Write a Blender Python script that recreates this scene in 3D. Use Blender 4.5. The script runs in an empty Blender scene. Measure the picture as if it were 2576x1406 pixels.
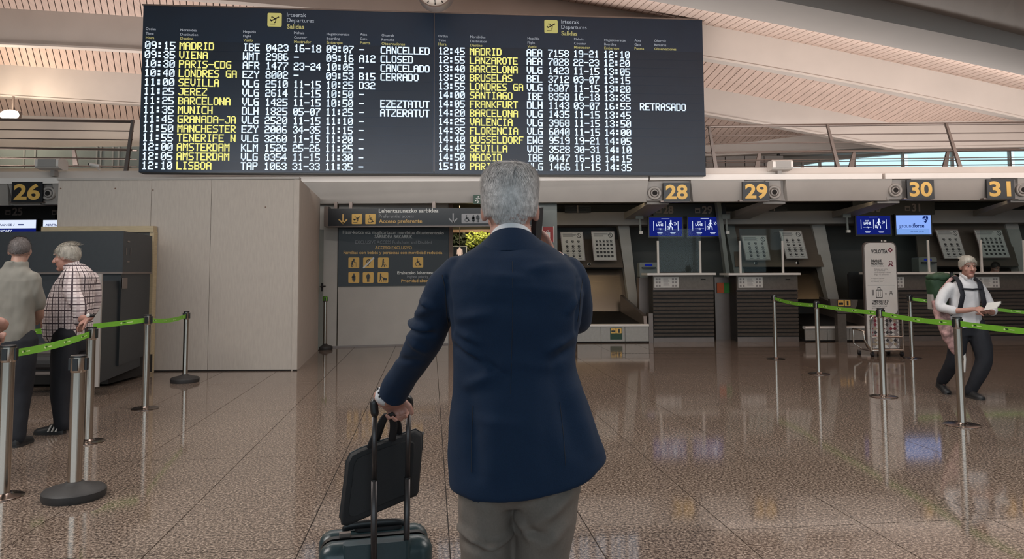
import bpy, bmesh, math, random
from mathutils import Vector, Matrix, noise
random.seed(7)
PI = math.pi
V = Vector
scene = bpy.context.scene
COL = scene.collection

# ---------------------------------------------------------------- camera, world, lights, exposure
F = 1900.0; CX = 1288.0; PCY = 550.0; CAMH = 1.5
PITCH = math.radians(4.0); ROLL = -0.0055
CR = Matrix.Rotation(PI/2 + PITCH, 3, 'X') @ Matrix.Rotation(ROLL, 3, 'Z')
cam_d = bpy.data.cameras.new('camera'); cam = bpy.data.objects.new('camera', cam_d); COL.objects.link(cam)
cam.matrix_world = Matrix.Translation((0, 0, CAMH)) @ CR.to_4x4()
cam_d.sensor_fit = 'HORIZONTAL'; cam_d.sensor_width = 36; cam_d.lens = 36*F/2576
cam_d.shift_y = -(703-PCY)/2576; cam_d.clip_start = .05; cam_d.clip_end = 300
scene.camera = cam
w = bpy.data.worlds.new('world'); scene.world = w; w.use_nodes = True
bg = w.node_tree.nodes['Background']
bg.inputs[0].default_value = (.60, .80, .90, 1); bg.inputs[1].default_value = 1.7
vs = scene.view_settings
vs.view_transform = 'Standard'; vs.look = 'None'; vs.gamma = 1; vs.use_curve_mapping = False; vs.exposure = -0.12
def area(name, loc, rot, sx, sy, power, col=(1, .93, .86)):
    l = bpy.data.lights.new(name, 'AREA'); l.shape = 'RECTANGLE'; l.size = sx; l.size_y = sy; l.energy = power; l.color = col
    o = bpy.data.objects.new(name, l); COL.objects.link(o); o.location = loc; o.rotation_euler = rot
    return o
# daylight through the glazed front behind the camera, hall lamps overhead, uplights on the upper deck, added ceiling fill in mid hall
area('glazed_front_daylight', (0, -6.5, 3.4), (math.radians(90), 0, 0), 22, 4.0, 250, (.86, .93, 1))
area('hall_lamp', (-6, 2.8, 5.3), (0, math.radians(-8), 0), 5, 2.0, 470, (1, .95, .90))
area('hall_lamp', (5, 2.8, 4.8), (0, 0, 0), 5, 2.0, 300, (1, .95, .90))
area('hall_lamp', (0, 8.0, 5.4), (0, 0, 0), 12, .8, 330, (1, .93, .87))
area('deck_uplight', (-8.5, 16.6, 3.9), (math.radians(170), 0, 0), 9, .8, 230, (1, .92, .88))
area('deck_uplight', (7.0, 16.2, 3.7), (math.radians(165), 0, 0), 14, .8, 85, (1, .92, .88))
area('added_ceiling_fill', (4.0, 12.2, 3.2), (math.radians(162), 0, 0), 20, 1.6, 620, (1, .95, .91))  # added fill with no fixture, hangs unseen in mid hall to brighten the ceiling
area('counter_downlight', (2.0, 15.35, 2.98), (math.radians(42), 0, 0), 4.0, .05, 7, (1, .82, .52))
area('counter_downlight', (8.5, 15.35, 2.98), (math.radians(42), 0, 0), 5.0, .05, 7, (1, .80, .50))
area('washroom_lamp', (-.9, 17.0, 3.0), (0, 0, 0), 1.0, .5, 25, (1, .85, .55))

# ---------------------------------------------------------------- pixel -> world helpers (construction only)
def ray(u, v):
    return CR @ V(((u-CX)/F, -(v-PCY)/F, -1))
def P(u, v, Y):
    d = ray(u, v); return V((0, 0, CAMH)) + d*(Y/d.y)
def G(u, v, z=0.0):
    d = ray(u, v); return V((0, 0, CAMH)) + d*((z-CAMH)/d.z)
def interp(tab, x):
    if x <= tab[0][0]: a, b = tab[0], tab[1]
    elif x >= tab[-1][0]: a, b = tab[-2], tab[-1]
    else:
        for a, b in zip(tab, tab[1:]):
            if a[0] <= x <= b[0]: break
    return a[1] + (b[1]-a[1])*(x-a[0])/(b[0]-a[0])
def clampi(tab, x): return interp(tab, min(max(x, tab[0][0]), tab[-1][0]))

# ---------------------------------------------------------------- materials
def sl(c):
    return tuple((x/12.92 if x <= .04045 else ((x+.055)/1.055)**2.4) for x in c)
def rgb(r, g, b): return sl((r/255, g/255, b/255)) + (1,)
def mat(name, col, rough=.5, metal=0, emit=0, noise_s=0, noise_a=0, bump_s=0, bump_d=0, spec=.5, coat=0, stretch=None, trans=0, alpha=1, sheen=0):
    m = bpy.data.materials.new(name); m.use_nodes = True
    nt = m.node_tree; b = nt.nodes['Principled BSDF']
    c = col if len(col) == 4 else tuple(col)+(1,)
    b.inputs['Base Color'].default_value = c; b.inputs['Roughness'].default_value = rough; b.inputs['Metallic'].default_value = metal
    b.inputs['Specular IOR Level'].default_value = spec; b.inputs['Coat Weight'].default_value = coat
    b.inputs['Transmission Weight'].default_value = trans; b.inputs['Alpha'].default_value = alpha; b.inputs['Sheen Weight'].default_value = sheen
    if emit: b.inputs['Emission Color'].default_value = c; b.inputs['Emission Strength'].default_value = emit
    def tc():
        t = nt.nodes.new('ShaderNodeTexCoord'); mp = nt.nodes.new('ShaderNodeMapping')
        nt.links.new(t.outputs['Object'], mp.inputs[0])
        if stretch: mp.inputs['Scale'].default_value = stretch
        return mp.outputs[0]
    if noise_a:
        n = nt.nodes.new('ShaderNodeTexNoise'); n.inputs['Scale'].default_value = noise_s; n.inputs['Detail'].default_value = 5
        nt.links.new(tc(), n.inputs['Vector'])
        r = nt.nodes.new('ShaderNodeValToRGB')
        r.color_ramp.elements[0].position = .3; r.color_ramp.elements[1].position = .7
        r.color_ramp.elements[0].color = tuple(max(0, x*(1-noise_a)) for x in c[:3])+(1,)
        r.color_ramp.elements[1].color = tuple(min(1, x*(1+noise_a)) for x in c[:3])+(1,)
        nt.links.new(n.outputs['Fac'], r.inputs[0]); nt.links.new(r.outputs[0], b.inputs['Base Color'])
    if bump_d:
        n = nt.nodes.new('ShaderNodeTexNoise'); n.inputs['Scale'].default_value = bump_s; n.inputs['Detail'].default_value = 4
        nt.links.new(tc(), n.inputs['Vector'])
        bp = nt.nodes.new('ShaderNodeBump'); bp.inputs['Distance'].default_value = bump_d; bp.inputs['Strength'].default_value = 1
        nt.links.new(n.outputs['Fac'], bp.inputs['Height']); nt.links.new(bp.outputs[0], b.inputs['Normal'])
    return m
def emitm(name, col, s):
    m = bpy.data.materials.new(name); m.use_nodes = True; nt = m.node_tree
    nt.nodes.clear(); e = nt.nodes.new('ShaderNodeEmission'); o = nt.nodes.new('ShaderNodeOutputMaterial')
    e.inputs[0].default_value = col; e.inputs[1].default_value = s; nt.links.new(e.outputs[0], o.inputs[0]); return m
M = {}
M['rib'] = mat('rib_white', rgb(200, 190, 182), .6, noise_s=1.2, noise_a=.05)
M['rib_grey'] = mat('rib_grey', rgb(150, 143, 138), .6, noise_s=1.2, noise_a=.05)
M['plank'] = mat('pale_wood_plank', rgb(206, 182, 169), .55, noise_s=6, noise_a=.10, stretch=(3, .4, 1))
M['dark'] = mat('dark_void', rgb(24, 20, 18), .9, noise_s=4, noise_a=.2)
M['wall'] = mat('painted_wall', rgb(176, 170, 163), .65, noise_s=3, noise_a=.04, bump_s=60, bump_d=.001)
M['hoard'] = mat('hoarding_board', rgb(172, 162, 153), .7, noise_s=40, noise_a=.06, bump_s=90, bump_d=.001, stretch=(1, 1, .15))
M['fascia'] = mat('fascia_grey', rgb(156, 149, 143), .55, noise_s=2, noise_a=.05)
M['fascia_lt'] = mat('fascia_ledge', rgb(225, 218, 212), .5, noise_s=2, noise_a=.03)
M['steel'] = mat('brushed_steel', rgb(120, 108, 96), .26, 1, noise_s=30, noise_a=.10, stretch=(.2, 1, 6))
M['steel_up'] = mat('brushed_steel_dull', rgb(122, 109, 98), .42, .45, noise_s=30, noise_a=.08, stretch=(.2, 1, 6))
M['steel_lt'] = mat('pale_steel', rgb(150, 142, 134), .4, .35, noise_s=20, noise_a=.06)
M['steel_dk'] = mat('dull_steel', rgb(105, 97, 90), .5, .6, noise_s=20, noise_a=.10)
M['pole'] = mat('stainless_pole', rgb(190, 180, 170), .2, 1, noise_s=8, noise_a=.05, stretch=(1, 1, .1))
M['pole_base'] = mat('steel_disc', rgb(120, 108, 102), .22, 1, noise_s=8, noise_a=.06)
M['rubber'] = mat('black_rubber', rgb(42, 40, 40), .6, bump_s=80, bump_d=.001, noise_s=10, noise_a=.1)
M['blk'] = mat('black_plastic', rgb(22, 22, 24), .4, noise_s=9, noise_a=.1)
M['belt'] = mat('green_webbing', rgb(112, 176, 46), .6, noise_s=30, noise_a=.05, bump_s=300, bump_d=.0005)
M['beltink'] = mat('belt_print_white', rgb(205, 228, 160), .6, noise_s=20, noise_a=.03)
M['beltdk'] = mat('belt_print_dark', rgb(20, 60, 20), .6, noise_s=20, noise_a=.03)
M['sign'] = mat('sign_black', rgb(20, 22, 27), .4, noise_s=5, noise_a=.06)
M['boardm'] = mat('board_face', rgb(10, 28, 46), .5, noise_s=3, noise_a=.08)
M['rowm'] = mat('board_row', rgb(7, 21, 36), .55, noise_s=3, noise_a=.08)
M['yel'] = mat('sign_yellow', rgb(222, 178, 92), .5, noise_s=5, noise_a=.03)
M['yelb'] = emitm('lit_sign_yellow', rgb(205, 195, 120), .85)
M['wht_t'] = mat('print_white', rgb(215, 213, 208), .5, noise_s=5, noise_a=.02)
M['gry_t'] = mat('print_grey', rgb(150, 150, 152), .5, noise_s=5, noise_a=.02)
M['yel_t'] = mat('print_yellow', rgb(214, 172, 100), .5, noise_s=5, noise_a=.02)
M['hd_w'] = emitm('lit_heading_white', rgb(190, 195, 205), .8)
M['hd_y'] = emitm('lit_heading_yellow', rgb(190, 180, 120), .85)
M['led_w'] = emitm('led_white', rgb(215, 235, 255), 1.5)
M['led_y'] = emitm('led_yellow', rgb(238, 232, 132), 1.25)
M['white'] = mat('white_plastic', rgb(214, 208, 202), .45, noise_s=4, noise_a=.03)
M['paper'] = mat('paper', rgb(200, 196, 190), .7, noise_s=12, noise_a=.04)
M['ink'] = mat('print_ink', rgb(52, 50, 50), .7, noise_s=12, noise_a=.04)
M['ink2'] = mat('print_ink_light', rgb(135, 130, 128), .7, noise_s=12, noise_a=.04)
M['redp'] = mat('red_print', rgb(150, 30, 28), .5, noise_s=8, noise_a=.04)
M['orange'] = mat('orange_paper', rgb(205, 95, 50), .7, noise_s=8, noise_a=.05)
M['greenp'] = mat('green_paper', rgb(60, 130, 60), .7, noise_s=8, noise_a=.05)
M['exitg'] = mat('exit_green', rgb(25, 60, 42), .5, noise_s=8, noise_a=.04)
M['rail'] = mat('rail_steel', rgb(118, 106, 100), .4, .6, noise_s=8, noise_a=.05)
M['scr_b'] = emitm('screen_blue', rgb(22, 34, 120), .9)
M['scr_w'] = emitm('screen_white', rgb(225, 235, 255), 1.1)
M['scr_l'] = emitm('screen_light', rgb(140, 175, 250), 1.1)
M['scr_n'] = emitm('screen_navy', rgb(20, 40, 110), .8)
M['scr_r'] = emitm('screen_red', rgb(170, 40, 80), .9)
M['mach'] = mat('machine_charcoal', rgb(38, 42, 46), .5, noise_s=25, noise_a=.08)
M['timber'] = mat('timber_trim', rgb(176, 158, 128), .7, noise_s=8, noise_a=.1, stretch=(1, 1, 8))
M['doorm'] = mat('door_grey_green', rgb(118, 122, 118), .5, noise_s=3, noise_a=.05)
M['brown'] = mat('brown_frame', rgb(110, 85, 70), .5, noise_s=8, noise_a=.1)
M['leaf'] = mat('leaf_green', rgb(70, 92, 30), .5, noise_s=5, noise_a=.4)
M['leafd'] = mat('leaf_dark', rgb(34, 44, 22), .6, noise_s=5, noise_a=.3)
M['skin'] = mat('skin', rgb(166, 128, 112), .5, noise_s=14, noise_a=.06)
M['skin2'] = mat('skin_ruddy', rgb(166, 122, 108), .5, noise_s=14, noise_a=.08)
M['hair'] = mat('grey_hair', rgb(176, 170, 166), .5, noise_s=60, noise_a=.22, stretch=(1, 1, .25))
M['hairb'] = mat('sandy_grey_hair', rgb(166, 159, 148), .5, noise_s=50, noise_a=.25, stretch=(1, 1, .3))
M['haird'] = mat('dark_grey_hair', rgb(98, 90, 88), .6, noise_s=50, noise_a=.25)
M['hairk'] = mat('dark_hair', rgb(34, 28, 26), .6, noise_s=50, noise_a=.25)
M['jacket'] = mat('navy_wool', rgb(8, 31, 55), .8, noise_s=300, noise_a=.12, bump_s=500, bump_d=.0004, sheen=.02, spec=.25)
M['shirtw'] = mat('white_cotton', rgb(202, 200, 202), .7, noise_s=30, noise_a=.03)
M['trous'] = mat('taupe_cotton', rgb(98, 89, 82), .8, noise_s=200, noise_a=.08, bump_s=300, bump_d=.0004)
M['tee'] = mat('grey_tshirt', rgb(128, 124, 116), .8, noise_s=10, noise_a=.06)
M['navytr'] = mat('dark_navy_cloth', rgb(22, 24, 32), .8, noise_s=30, noise_a=.1)
M['shoe'] = mat('black_shoe', rgb(28, 28, 30), .5, noise_s=20, noise_a=.1)
M['sole'] = mat('shoe_sole', rgb(190, 186, 180), .6, noise_s=20, noise_a=.05)
M['bag'] = mat('black_nylon', rgb(20, 20, 23), .7, noise_s=200, noise_a=.12, bump_s=300, bump_d=.0005)
M['case'] = mat('dark_teal_shell', rgb(36, 52, 56), .32, noise_s=120, noise_a=.08, bump_s=200, bump_d=.0003)
M['alu'] = mat('dark_aluminium', rgb(66, 62, 62), .35, .6, noise_s=20, noise_a=.06)
M['pack'] = mat('green_pack', rgb(30, 58, 34), .7, noise_s=12, noise_a=.15)
M['floral'] = mat('floral_cloth', rgb(160, 125, 122), .8, noise_s=16, noise_a=.6)
M['maroon'] = mat('logo_maroon', rgb(120, 40, 60), .6, noise_s=8, noise_a=.03)
M['eyew'] = mat('eye_white', rgb(225, 220, 215), .3, noise_s=8, noise_a=.02)
M['lip'] = mat('lip_tone', rgb(150, 88, 80), .5, noise_s=8, noise_a=.05)
M['clockf'] = mat('clock_face', rgb(235, 232, 225), .4, noise_s=5, noise_a=.02)
M['lampm'] = emitm('floodlight_glow', rgb(255, 238, 215), 14)
def glassm():
    m = bpy.data.materials.new('clear_glass'); m.use_nodes = True; nt = m.node_tree; nt.nodes.clear()
    t = nt.nodes.new('ShaderNodeBsdfTransparent'); g = nt.nodes.new('ShaderNodeBsdfGlossy'); mx = nt.nodes.new('ShaderNodeMixShader')
    fr = nt.nodes.new('ShaderNodeFresnel'); o = nt.nodes.new('ShaderNodeOutputMaterial')
    t.inputs[0].default_value = (.88, .93, .92, 1); g.inputs['Roughness'].default_value = .03; fr.inputs[0].default_value = 1.22
    nt.links.new(fr.outputs[0], mx.inputs[0]); nt.links.new(t.outputs[0], mx.inputs[1]); nt.links.new(g.outputs[0], mx.inputs[2]); nt.links.new(mx.outputs[0], o.inputs[0]); return m
M['glass'] = glassm()
def granite():
    m = bpy.data.materials.new('polished_granite'); m.use_nodes = True; nt = m.node_tree; b = nt.nodes['Principled BSDF']
    t = nt.nodes.new('ShaderNodeTexCoord')
    def N(kind, **kw):
        n = nt.nodes.new(kind)
        for k, x in kw.items(): n.inputs[k].default_value = x
        return n
    n1 = N('ShaderNodeTexNoise', Scale=60.0, Detail=6.0, Roughness=.72); n2 = N('ShaderNodeTexNoise', Scale=130.0, Detail=2.0)
    n3 = N('ShaderNodeTexNoise', Scale=.8, Detail=3.0); vo = N('ShaderNodeTexVoronoi', Scale=95.0)
    for n in (n1, n2, n3, vo): nt.links.new(t.outputs['Object'], n.inputs['Vector'])
    r = nt.nodes.new('ShaderNodeValToRGB'); cr = r.color_ramp
    cr.elements[0].position = .39; cr.elements[0].color = rgb(50, 42, 38)
    cr.elements[1].position = .64; cr.elements[1].color = rgb(200, 184, 170)
    e = cr.elements.new(.46); e.color = rgb(104, 90, 81)
    e = cr.elements.new(.535); e.color = rgb(148, 133, 121)
    nt.links.new(n1.outputs['Fac'], r.inputs[0])
    r2 = nt.nodes.new('ShaderNodeValToRGB'); r2.color_ramp.elements[0].position = .3; r2.color_ramp.elements[0].color = (.42, .40, .39, 1)
    r2.color_ramp.elements[1].position = .6; r2.color_ramp.elements[1].color = (.98, .95, .93, 1)
    nt.links.new(n2.outputs['Fac'], r2.inputs[0])
    mx = nt.nodes.new('ShaderNodeMix'); mx.data_type = 'RGBA'; mx.blend_type = 'MULTIPLY'; mx.inputs[0].default_value = 1
    nt.links.new(r.outputs[0], mx.inputs[6]); nt.links.new(r2.outputs[0], mx.inputs[7])
    mx2 = nt.nodes.new('ShaderNodeMix'); mx2.data_type = 'RGBA'; mx2.blend_type = 'MULTIPLY'; mx2.inputs[0].default_value = .5
    r3 = nt.nodes.new('ShaderNodeValToRGB'); r3.color_ramp.elements[0].position = .3; r3.color_ramp.elements[0].color = (.75, .72, .7, 1); r3.color_ramp.elements[1].position = .7
    nt.links.new(n3.outputs['Fac'], r3.inputs[0]); nt.links.new(mx.outputs[2], mx2.inputs[6]); nt.links.new(r3.outputs[0], mx2.inputs[7])
    nt.links.new(mx2.outputs[2], b.inputs['Base Color'])
    b.inputs['Roughness'].default_value = .07; b.inputs['Specular IOR Level'].default_value = .45
    bp = N('ShaderNodeBump', Distance=.0004, Strength=.25); nt.links.new(n3.outputs['Fac'], bp.inputs['Height'])
    return m
M['granite'] = granite()
M['grout'] = mat('floor_joint', rgb(52, 44, 40), .7, noise_s=10, noise_a=.1)
def plaidm(name, base, dark, mid, f, w, axes=(1, 1)):
    m = bpy.data.materials.new(name); m.use_nodes = True; nt = m.node_tree; b = nt.nodes['Principled BSDF']
    t = nt.nodes.new('ShaderNodeTexCoord'); s = nt.nodes.new('ShaderNodeSeparateXYZ'); nt.links.new(t.outputs['Object'], s.inputs[0])
    def mth(op, a, bb=None):
        n = nt.nodes.new('ShaderNodeMath'); n.operation = op
        for i, x in enumerate((a, bb)):
            if x is None: continue
            if isinstance(x, (int, float)): n.inputs[i].default_value = x
            else: nt.links.new(x, n.inputs[i])
        return n.outputs[0]
    h = mth('MULTIPLY', mth('ARCTAN2', mth('ADD', s.outputs[0], .02), mth('ADD', s.outputs[1], .0)), .2)
    def line(c, off, ww): return mth('LESS_THAN', mth('FRACT', mth('ADD', mth('MULTIPLY', c, f), off+50)), ww)
    z = s.outputs[2]
    L1 = mth('MAXIMUM', line(h, 0, w), line(z, 0, w)); L2 = mth('MAXIMUM', line(h, .5, w*1.3), line(z, .5, w*1.3))
    m1 = nt.nodes.new('ShaderNodeMix'); m1.data_type = 'RGBA'; m1.inputs[6].default_value = base; m1.inputs[7].default_value = mid; nt.links.new(L2, m1.inputs[0])
    m2 = nt.nodes.new('ShaderNodeMix'); m2.data_type = 'RGBA'; m2.inputs[7].default_value = dark; nt.links.new(m1.outputs[2], m2.inputs[6]); nt.links.new(L1, m2.inputs[0])
    nt.links.new(m2.outputs[2], b.inputs['Base Color']); b.inputs['Roughness'].default_value = .8; return m
M['plaid'] = plaidm('plaid_cotton', rgb(214, 202, 200), rgb(66, 52, 58), rgb(186, 170, 170), 16.5, .18, (.12, 1))

# ---------------------------------------------------------------- mesh builder
ORG = {}
class MB:
    def __init__(s): s.v = []; s.f = []; s.smooth = False
    def add(s, vs_, fs):
        n = len(s.v); s.v += [V(x) for x in vs_]; s.f += [tuple(n+i for i in f) for f in fs]; return s
    def hexa(s, p):   # 8 points: bottom 4 ccw, top 4 ccw
        return s.add(p, [(3, 2, 1, 0), (4, 5, 6, 7), (0, 1, 5, 4), (1, 2, 6, 5), (2, 3, 7, 6), (3, 0, 4, 7)])
    def box(s, a, b):
        x0, y0, z0 = a; x1, y1, z1 = b
        return s.hexa([(x0, y0, z0), (x1, y0, z0), (x1, y1, z0), (x0, y1, z0), (x0, y0, z1), (x1, y0, z1), (x1, y1, z1), (x0, y1, z1)])
    def rbox(s, a, b, r=.01, axis='z'):
        x0, y0, z0 = a; x1, y1, z1 = b
        lo, hi, pts = None, None, []
        A = {'z': (0, 1, 2), 'y': (0, 2, 1), 'x': (1, 2, 0)}[axis]
        c0 = (a[A[0]], a[A[1]]); c1 = (b[A[0]], b[A[1]])
        for (cx, cy, st) in ((c1[0]-r, c1[1]-r, 0), (c0[0]+r, c1[1]-r, 1), (c0[0]+r, c0[1]+r, 2), (c1[0]-r, c0[1]+r, 3)):
            for k in range(5):
                t = (st + k/4)*PI/2; pts.append((cx+r*math.cos(t), cy+r*math.sin(t)))
        def mk(p, d):
            q = [0, 0, 0]; q[A[0]] = p[0]; q[A[1]] = p[1]; q[A[2]] = d; return q
        n = len(pts); vv = [mk(p, a[A[2]]) for p in pts] + [mk(p, b[A[2]]) for p in pts]
        return s.add(vv, [tuple(range(n))[::-1], tuple(range(n, 2*n))] + [(i, (i+1) % n, n+(i+1) % n, n+i) for i in range(n)])
    def loft(s, rings, cap=True, closed=True):
        n = len(rings[0]); b = len(s.v)
        for r in rings: s.v += [V(p) for p in r]
        m = n if closed else n-1
        for i in range(len(rings)-1):
            for j in range(m):
                a = b+i*n+j; c = b+i*n+(j+1) % n; s.f.append((a, c, c+n, a+n))
        if cap:
            s.f.append(tuple(b+j for j in range(n))[::-1]); s.f.append(tuple(b+(len(rings)-1)*n+j for j in range(n)))
        return s
    def lathe(s, c, prof, n=24):  # prof: (r,z)
        return s.loft([[V(c)+V((r*math.cos(2*PI*j/n), r*math.sin(2*PI*j/n), z)) for j in range(n)] for r, z in prof])
    def tube(s, pts, rads, n=12, ax=None, rnd=True):
        pts = [V(p) for p in pts]
        if not isinstance(rads, (list, tuple)): rads = [rads]*len(pts)
        rads = [(r, r) if not isinstance(r, tuple) else r for r in rads]
        T = [(pts[min(i+1, len(pts)-1)]-pts[max(i-1, 0)]).normalized() for i in range(len(pts))]
        ref = V(ax) if ax else (V((1, 0, 0)) if abs(T[0].x) < .9 else V((0, 0, 1)))
        rings = []; A = None
        for p, t, (ra, rb) in zip(pts, T, rads):
            A = (ref if (A is None or ax) else A); A = (A - t*A.dot(t)).normalized(); B = t.cross(A)
            rings.append((p, A, B, ra, rb, t))
        R = []
        def ring(p, A, B, ra, rb, k=1): return [p+A*ra*k*math.cos(2*PI*j/n)+B*rb*k*math.sin(2*PI*j/n) for j in range(n)]
        if rnd:
            p, A, B, ra, rb, t = rings[0]; q = min(ra, rb)
            R += [ring(p-t*q*.9, A, B, ra, rb, .4), ring(p-t*q*.6, A, B, ra, rb, .78)]
        for p, A, B, ra, rb, t in rings: R.append(ring(p, A, B, ra, rb))
        if rnd:
            p, A, B, ra, rb, t = rings[-1]; q = min(ra, rb)
            R += [ring(p+t*q*.6, A, B, ra, rb, .78), ring(p+t*q*.9, A, B, ra, rb, .4)]
        return s.loft(R)
    def ell(s, c, r, R=None, n=16, m=10):
        c = V(c); rings = []
        for i in range(1, m):
            th = PI*i/m
            rr = []
            for j in range(n):
                ph = 2*PI*j/n; p = V((r[0]*math.sin(th)*math.cos(ph), r[1]*math.sin(th)*math.sin(ph), -r[2]*math.cos(th)))
                rr.append(c + (R @ p if R else p))
            rings.append(rr)
        return s.loft(rings)
    def xf(s, Mx):
        s.v = [Mx @ p for p in s.v]; return s
    def join(s, o): return s.add(o.v, o.f)
    def quadp(s, pl, a, b, c, d, off=.004):
        return s.add([pl.pt(*q, off) for q in (a, b, c, d)], [(0, 1, 2, 3)])
    def rect(s, pl, s0, t0, s1, t1, off=.004, th=.002):
        p = [pl.pt(s0, t0, off), pl.pt(s1, t0, off), pl.pt(s1, t1, off), pl.pt(s0, t1, off)]
        q = [pl.pt(s0, t0, off-th), pl.pt(s1, t0, off-th), pl.pt(s1, t1, off-th), pl.pt(s0, t1, off-th)]
        return s.hexa(q+p)
    def rectpx(s, pl, u0, v0, u1, v1, off=.004, th=.002):
        a = pl.hit(u0, v0); b = pl.hit(u1, v1); c = pl.hit(u0, v1); d = pl.hit(u1, v0)
        return s.rect(pl, (a[0]+c[0])/2, (b[1]+c[1])/2, (b[0]+d[0])/2, (a[1]+d[1])/2, off, th)
    def rrect(s, pl, s0, t0, s1, t1, r, off=.004, th=.002):
        pts = []
        for (cx, cy, st) in ((s1-r, t1-r, 0), (s0+r, t1-r, 1), (s0+r, t0+r, 2), (s1-r, t0+r, 3)):
            for k in range(5):
                t = (st+k/4)*PI/2; pts.append((cx+r*math.cos(t), cy+r*math.sin(t)))
        n = len(pts)
        return s.add([pl.pt(a, b, off-th) for a, b in pts]+[pl.pt(a, b, off) for a, b in pts],
                     [tuple(range(n, 2*n))]+[(i, (i+1) % n, n+(i+1) % n, n+i) for i in range(n)])
    def disc(s, pl, a, b, r, off=.006, n=16, rin=0):
        if rin:
            s.add([pl.pt(a+q*math.cos(2*PI*j/n), b+q*math.sin(2*PI*j/n), off) for q in (rin, r) for j in range(n)],
                  [(j, (j+1) % n, n+(j+1) % n, n+j) for j in range(n)])
            return s
        return s.add([pl.pt(a+r*math.cos(2*PI*j/n), b+r*math.sin(2*PI*j/n), off) for j in range(n)], [tuple(range(n))])
    def stroke(s, pl, pts, w, off=.006):
        for (x0, y0), (x1, y1) in zip(pts, pts[1:]):
            dx, dy = x1-x0, y1-y0; L = math.hypot(dx, dy) or 1; nx, ny = -dy/L*w/2, dx/L*w/2; ex, ey = dx/L*w*.3, dy/L*w*.3
            s.add([pl.pt(x0-ex+nx, y0-ey+ny, off), pl.pt(x0-ex-nx, y0-ey-ny, off), pl.pt(x1+ex-nx, y1+ey-ny, off), pl.pt(x1+ex+nx, y1+ey+ny, off)], [(0, 1, 2, 3)])
        return s
    def text(s, pl, s0, t0, body, h, w=None, align='L', bold=0, off=.006):
        vv, ff, x0, x1 = glyphs(body, bold)
        k = h/CAPH; kx = k if w is None else w/(x1-x0)
        sh = {'L': -x0*kx, 'C': -(x0+x1)/2*kx, 'R': -x1*kx}[align]
        return s.add([pl.pt(s0+sh+x*kx, t0+y*k, off) for x, y in vv], ff)
    def textpx(s, pl, u0, vb, u1, body, hpx, bold=0, off=.006):
        a = pl.hit(u0, vb); b = pl.hit(u1, vb); c = pl.hit(u0, vb-hpx)
        return s.text(pl, a[0], a[1], body, abs(c[1]-a[1]), abs(b[0]-a[0]), 'L', bold, off)
def org(o): return ORG.get(o.name, V((0, 0, 0))) if o else V((0, 0, 0))
def link(name, me, m, parent=None, smooth=False, auto=None):
    me.materials.append(m)
    if smooth: me.shade_smooth()
    o = bpy.data.objects.new(name, me); COL.objects.link(o)
    if parent: o.parent = parent; ORG[o.name] = org(parent)
    return o
STUFFN = ('lettering', 'print', 'characters', 'symbol', 'numerals', 'marks', 'stripes', 'squares', 'white_plates', 'handle_recess', 'caption', 'pictograms')
def build(name, mb, m, parent=None, smooth=False, origin=None, sharp=None):
    og = org(parent) if parent else (V(origin) if origin else V((0, 0, 0)))
    me = bpy.data.meshes.new(name); me.from_pydata([tuple(p-og) for p in mb.v], [], mb.f); me.update()
    o = link(name, me, m, parent, smooth)
    if smooth and sharp: me.set_sharp_from_angle(angle=math.radians(sharp))
    if not parent: o.location = og; ORG[o.name] = og
    if parent and any(name.endswith(x) for x in STUFFN) and len(mb.v) > 8: o['kind'] = 'stuff'
    return o
def tag(o, label, cat, group=None):
    o['label'] = label; o['category'] = cat
    if group: o['group'] = group
    return o
def thing(name, label, cat, loc=(0, 0, 0), group=None):
    o = bpy.data.objects.new(name, None); COL.objects.link(o); o.location = loc; o.empty_display_size = .1
    ORG[o.name] = V(loc); return tag(o, label, cat, group)
def struct(name, loc=None, mb=None, m=None, smooth=False):
    if mb is None:
        o = bpy.data.objects.new(name, None); COL.objects.link(o); o.location = loc or (0, 0, 0); ORG[o.name] = V(o.location)
    else: o = build(name, mb, m, None, smooth, loc)
    o['kind'] = 'structure'; return o
class PL:
    def __init__(s, o, x, n): s.o = V(o); s.x = V(x).normalized(); s.n = V(n).normalized(); s.up = V((0, 0, 1)) if abs(s.n.z) < .99 else V((0, 1, 0))
    def pt(s, a, b, off=0): return s.o + s.x*a + s.up*b + s.n*off
    def hit(s, u, v):
        d = ray(u, v); c = V((0, 0, CAMH)); nn = s.x.cross(s.up)
        t = (s.o-c).dot(nn)/d.dot(nn); p = c+d*t-s.o; return (p.dot(s.x), p.dot(s.up))
def yplane(Y): return PL((0, Y, 0), (1, 0, 0), (0, -1, 0))
_gc = {}
def glyphs(body, bold=0):
    k = (body, bold)
    if k in _gc: return _gc[k]
    cu = bpy.data.curves.new('t', 'FONT'); cu.body = body; cu.size = 1; cu.offset = bold; cu.resolution_u = 6 if len(body) < 3 else 2
    o = bpy.data.objects.new('t', cu); COL.objects.link(o)
    me = bpy.data.meshes.new_from_object(o.evaluated_get(bpy.context.evaluated_depsgraph_get()))
    vv = [(p.co.x, p.co.y) for p in me.vertices]; ff = [tuple(f.vertices) for f in me.polygons]
    bpy.data.objects.remove(o); bpy.data.curves.remove(cu); bpy.data.meshes.remove(me)
    xs = [p[0] for p in vv] or [0, 1]
    _gc[k] = (vv, ff, min(xs), max(xs)); return _gc[k]
CAPH = 1; CAPH = max(y for x, y in glyphs('H')[0])
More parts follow.
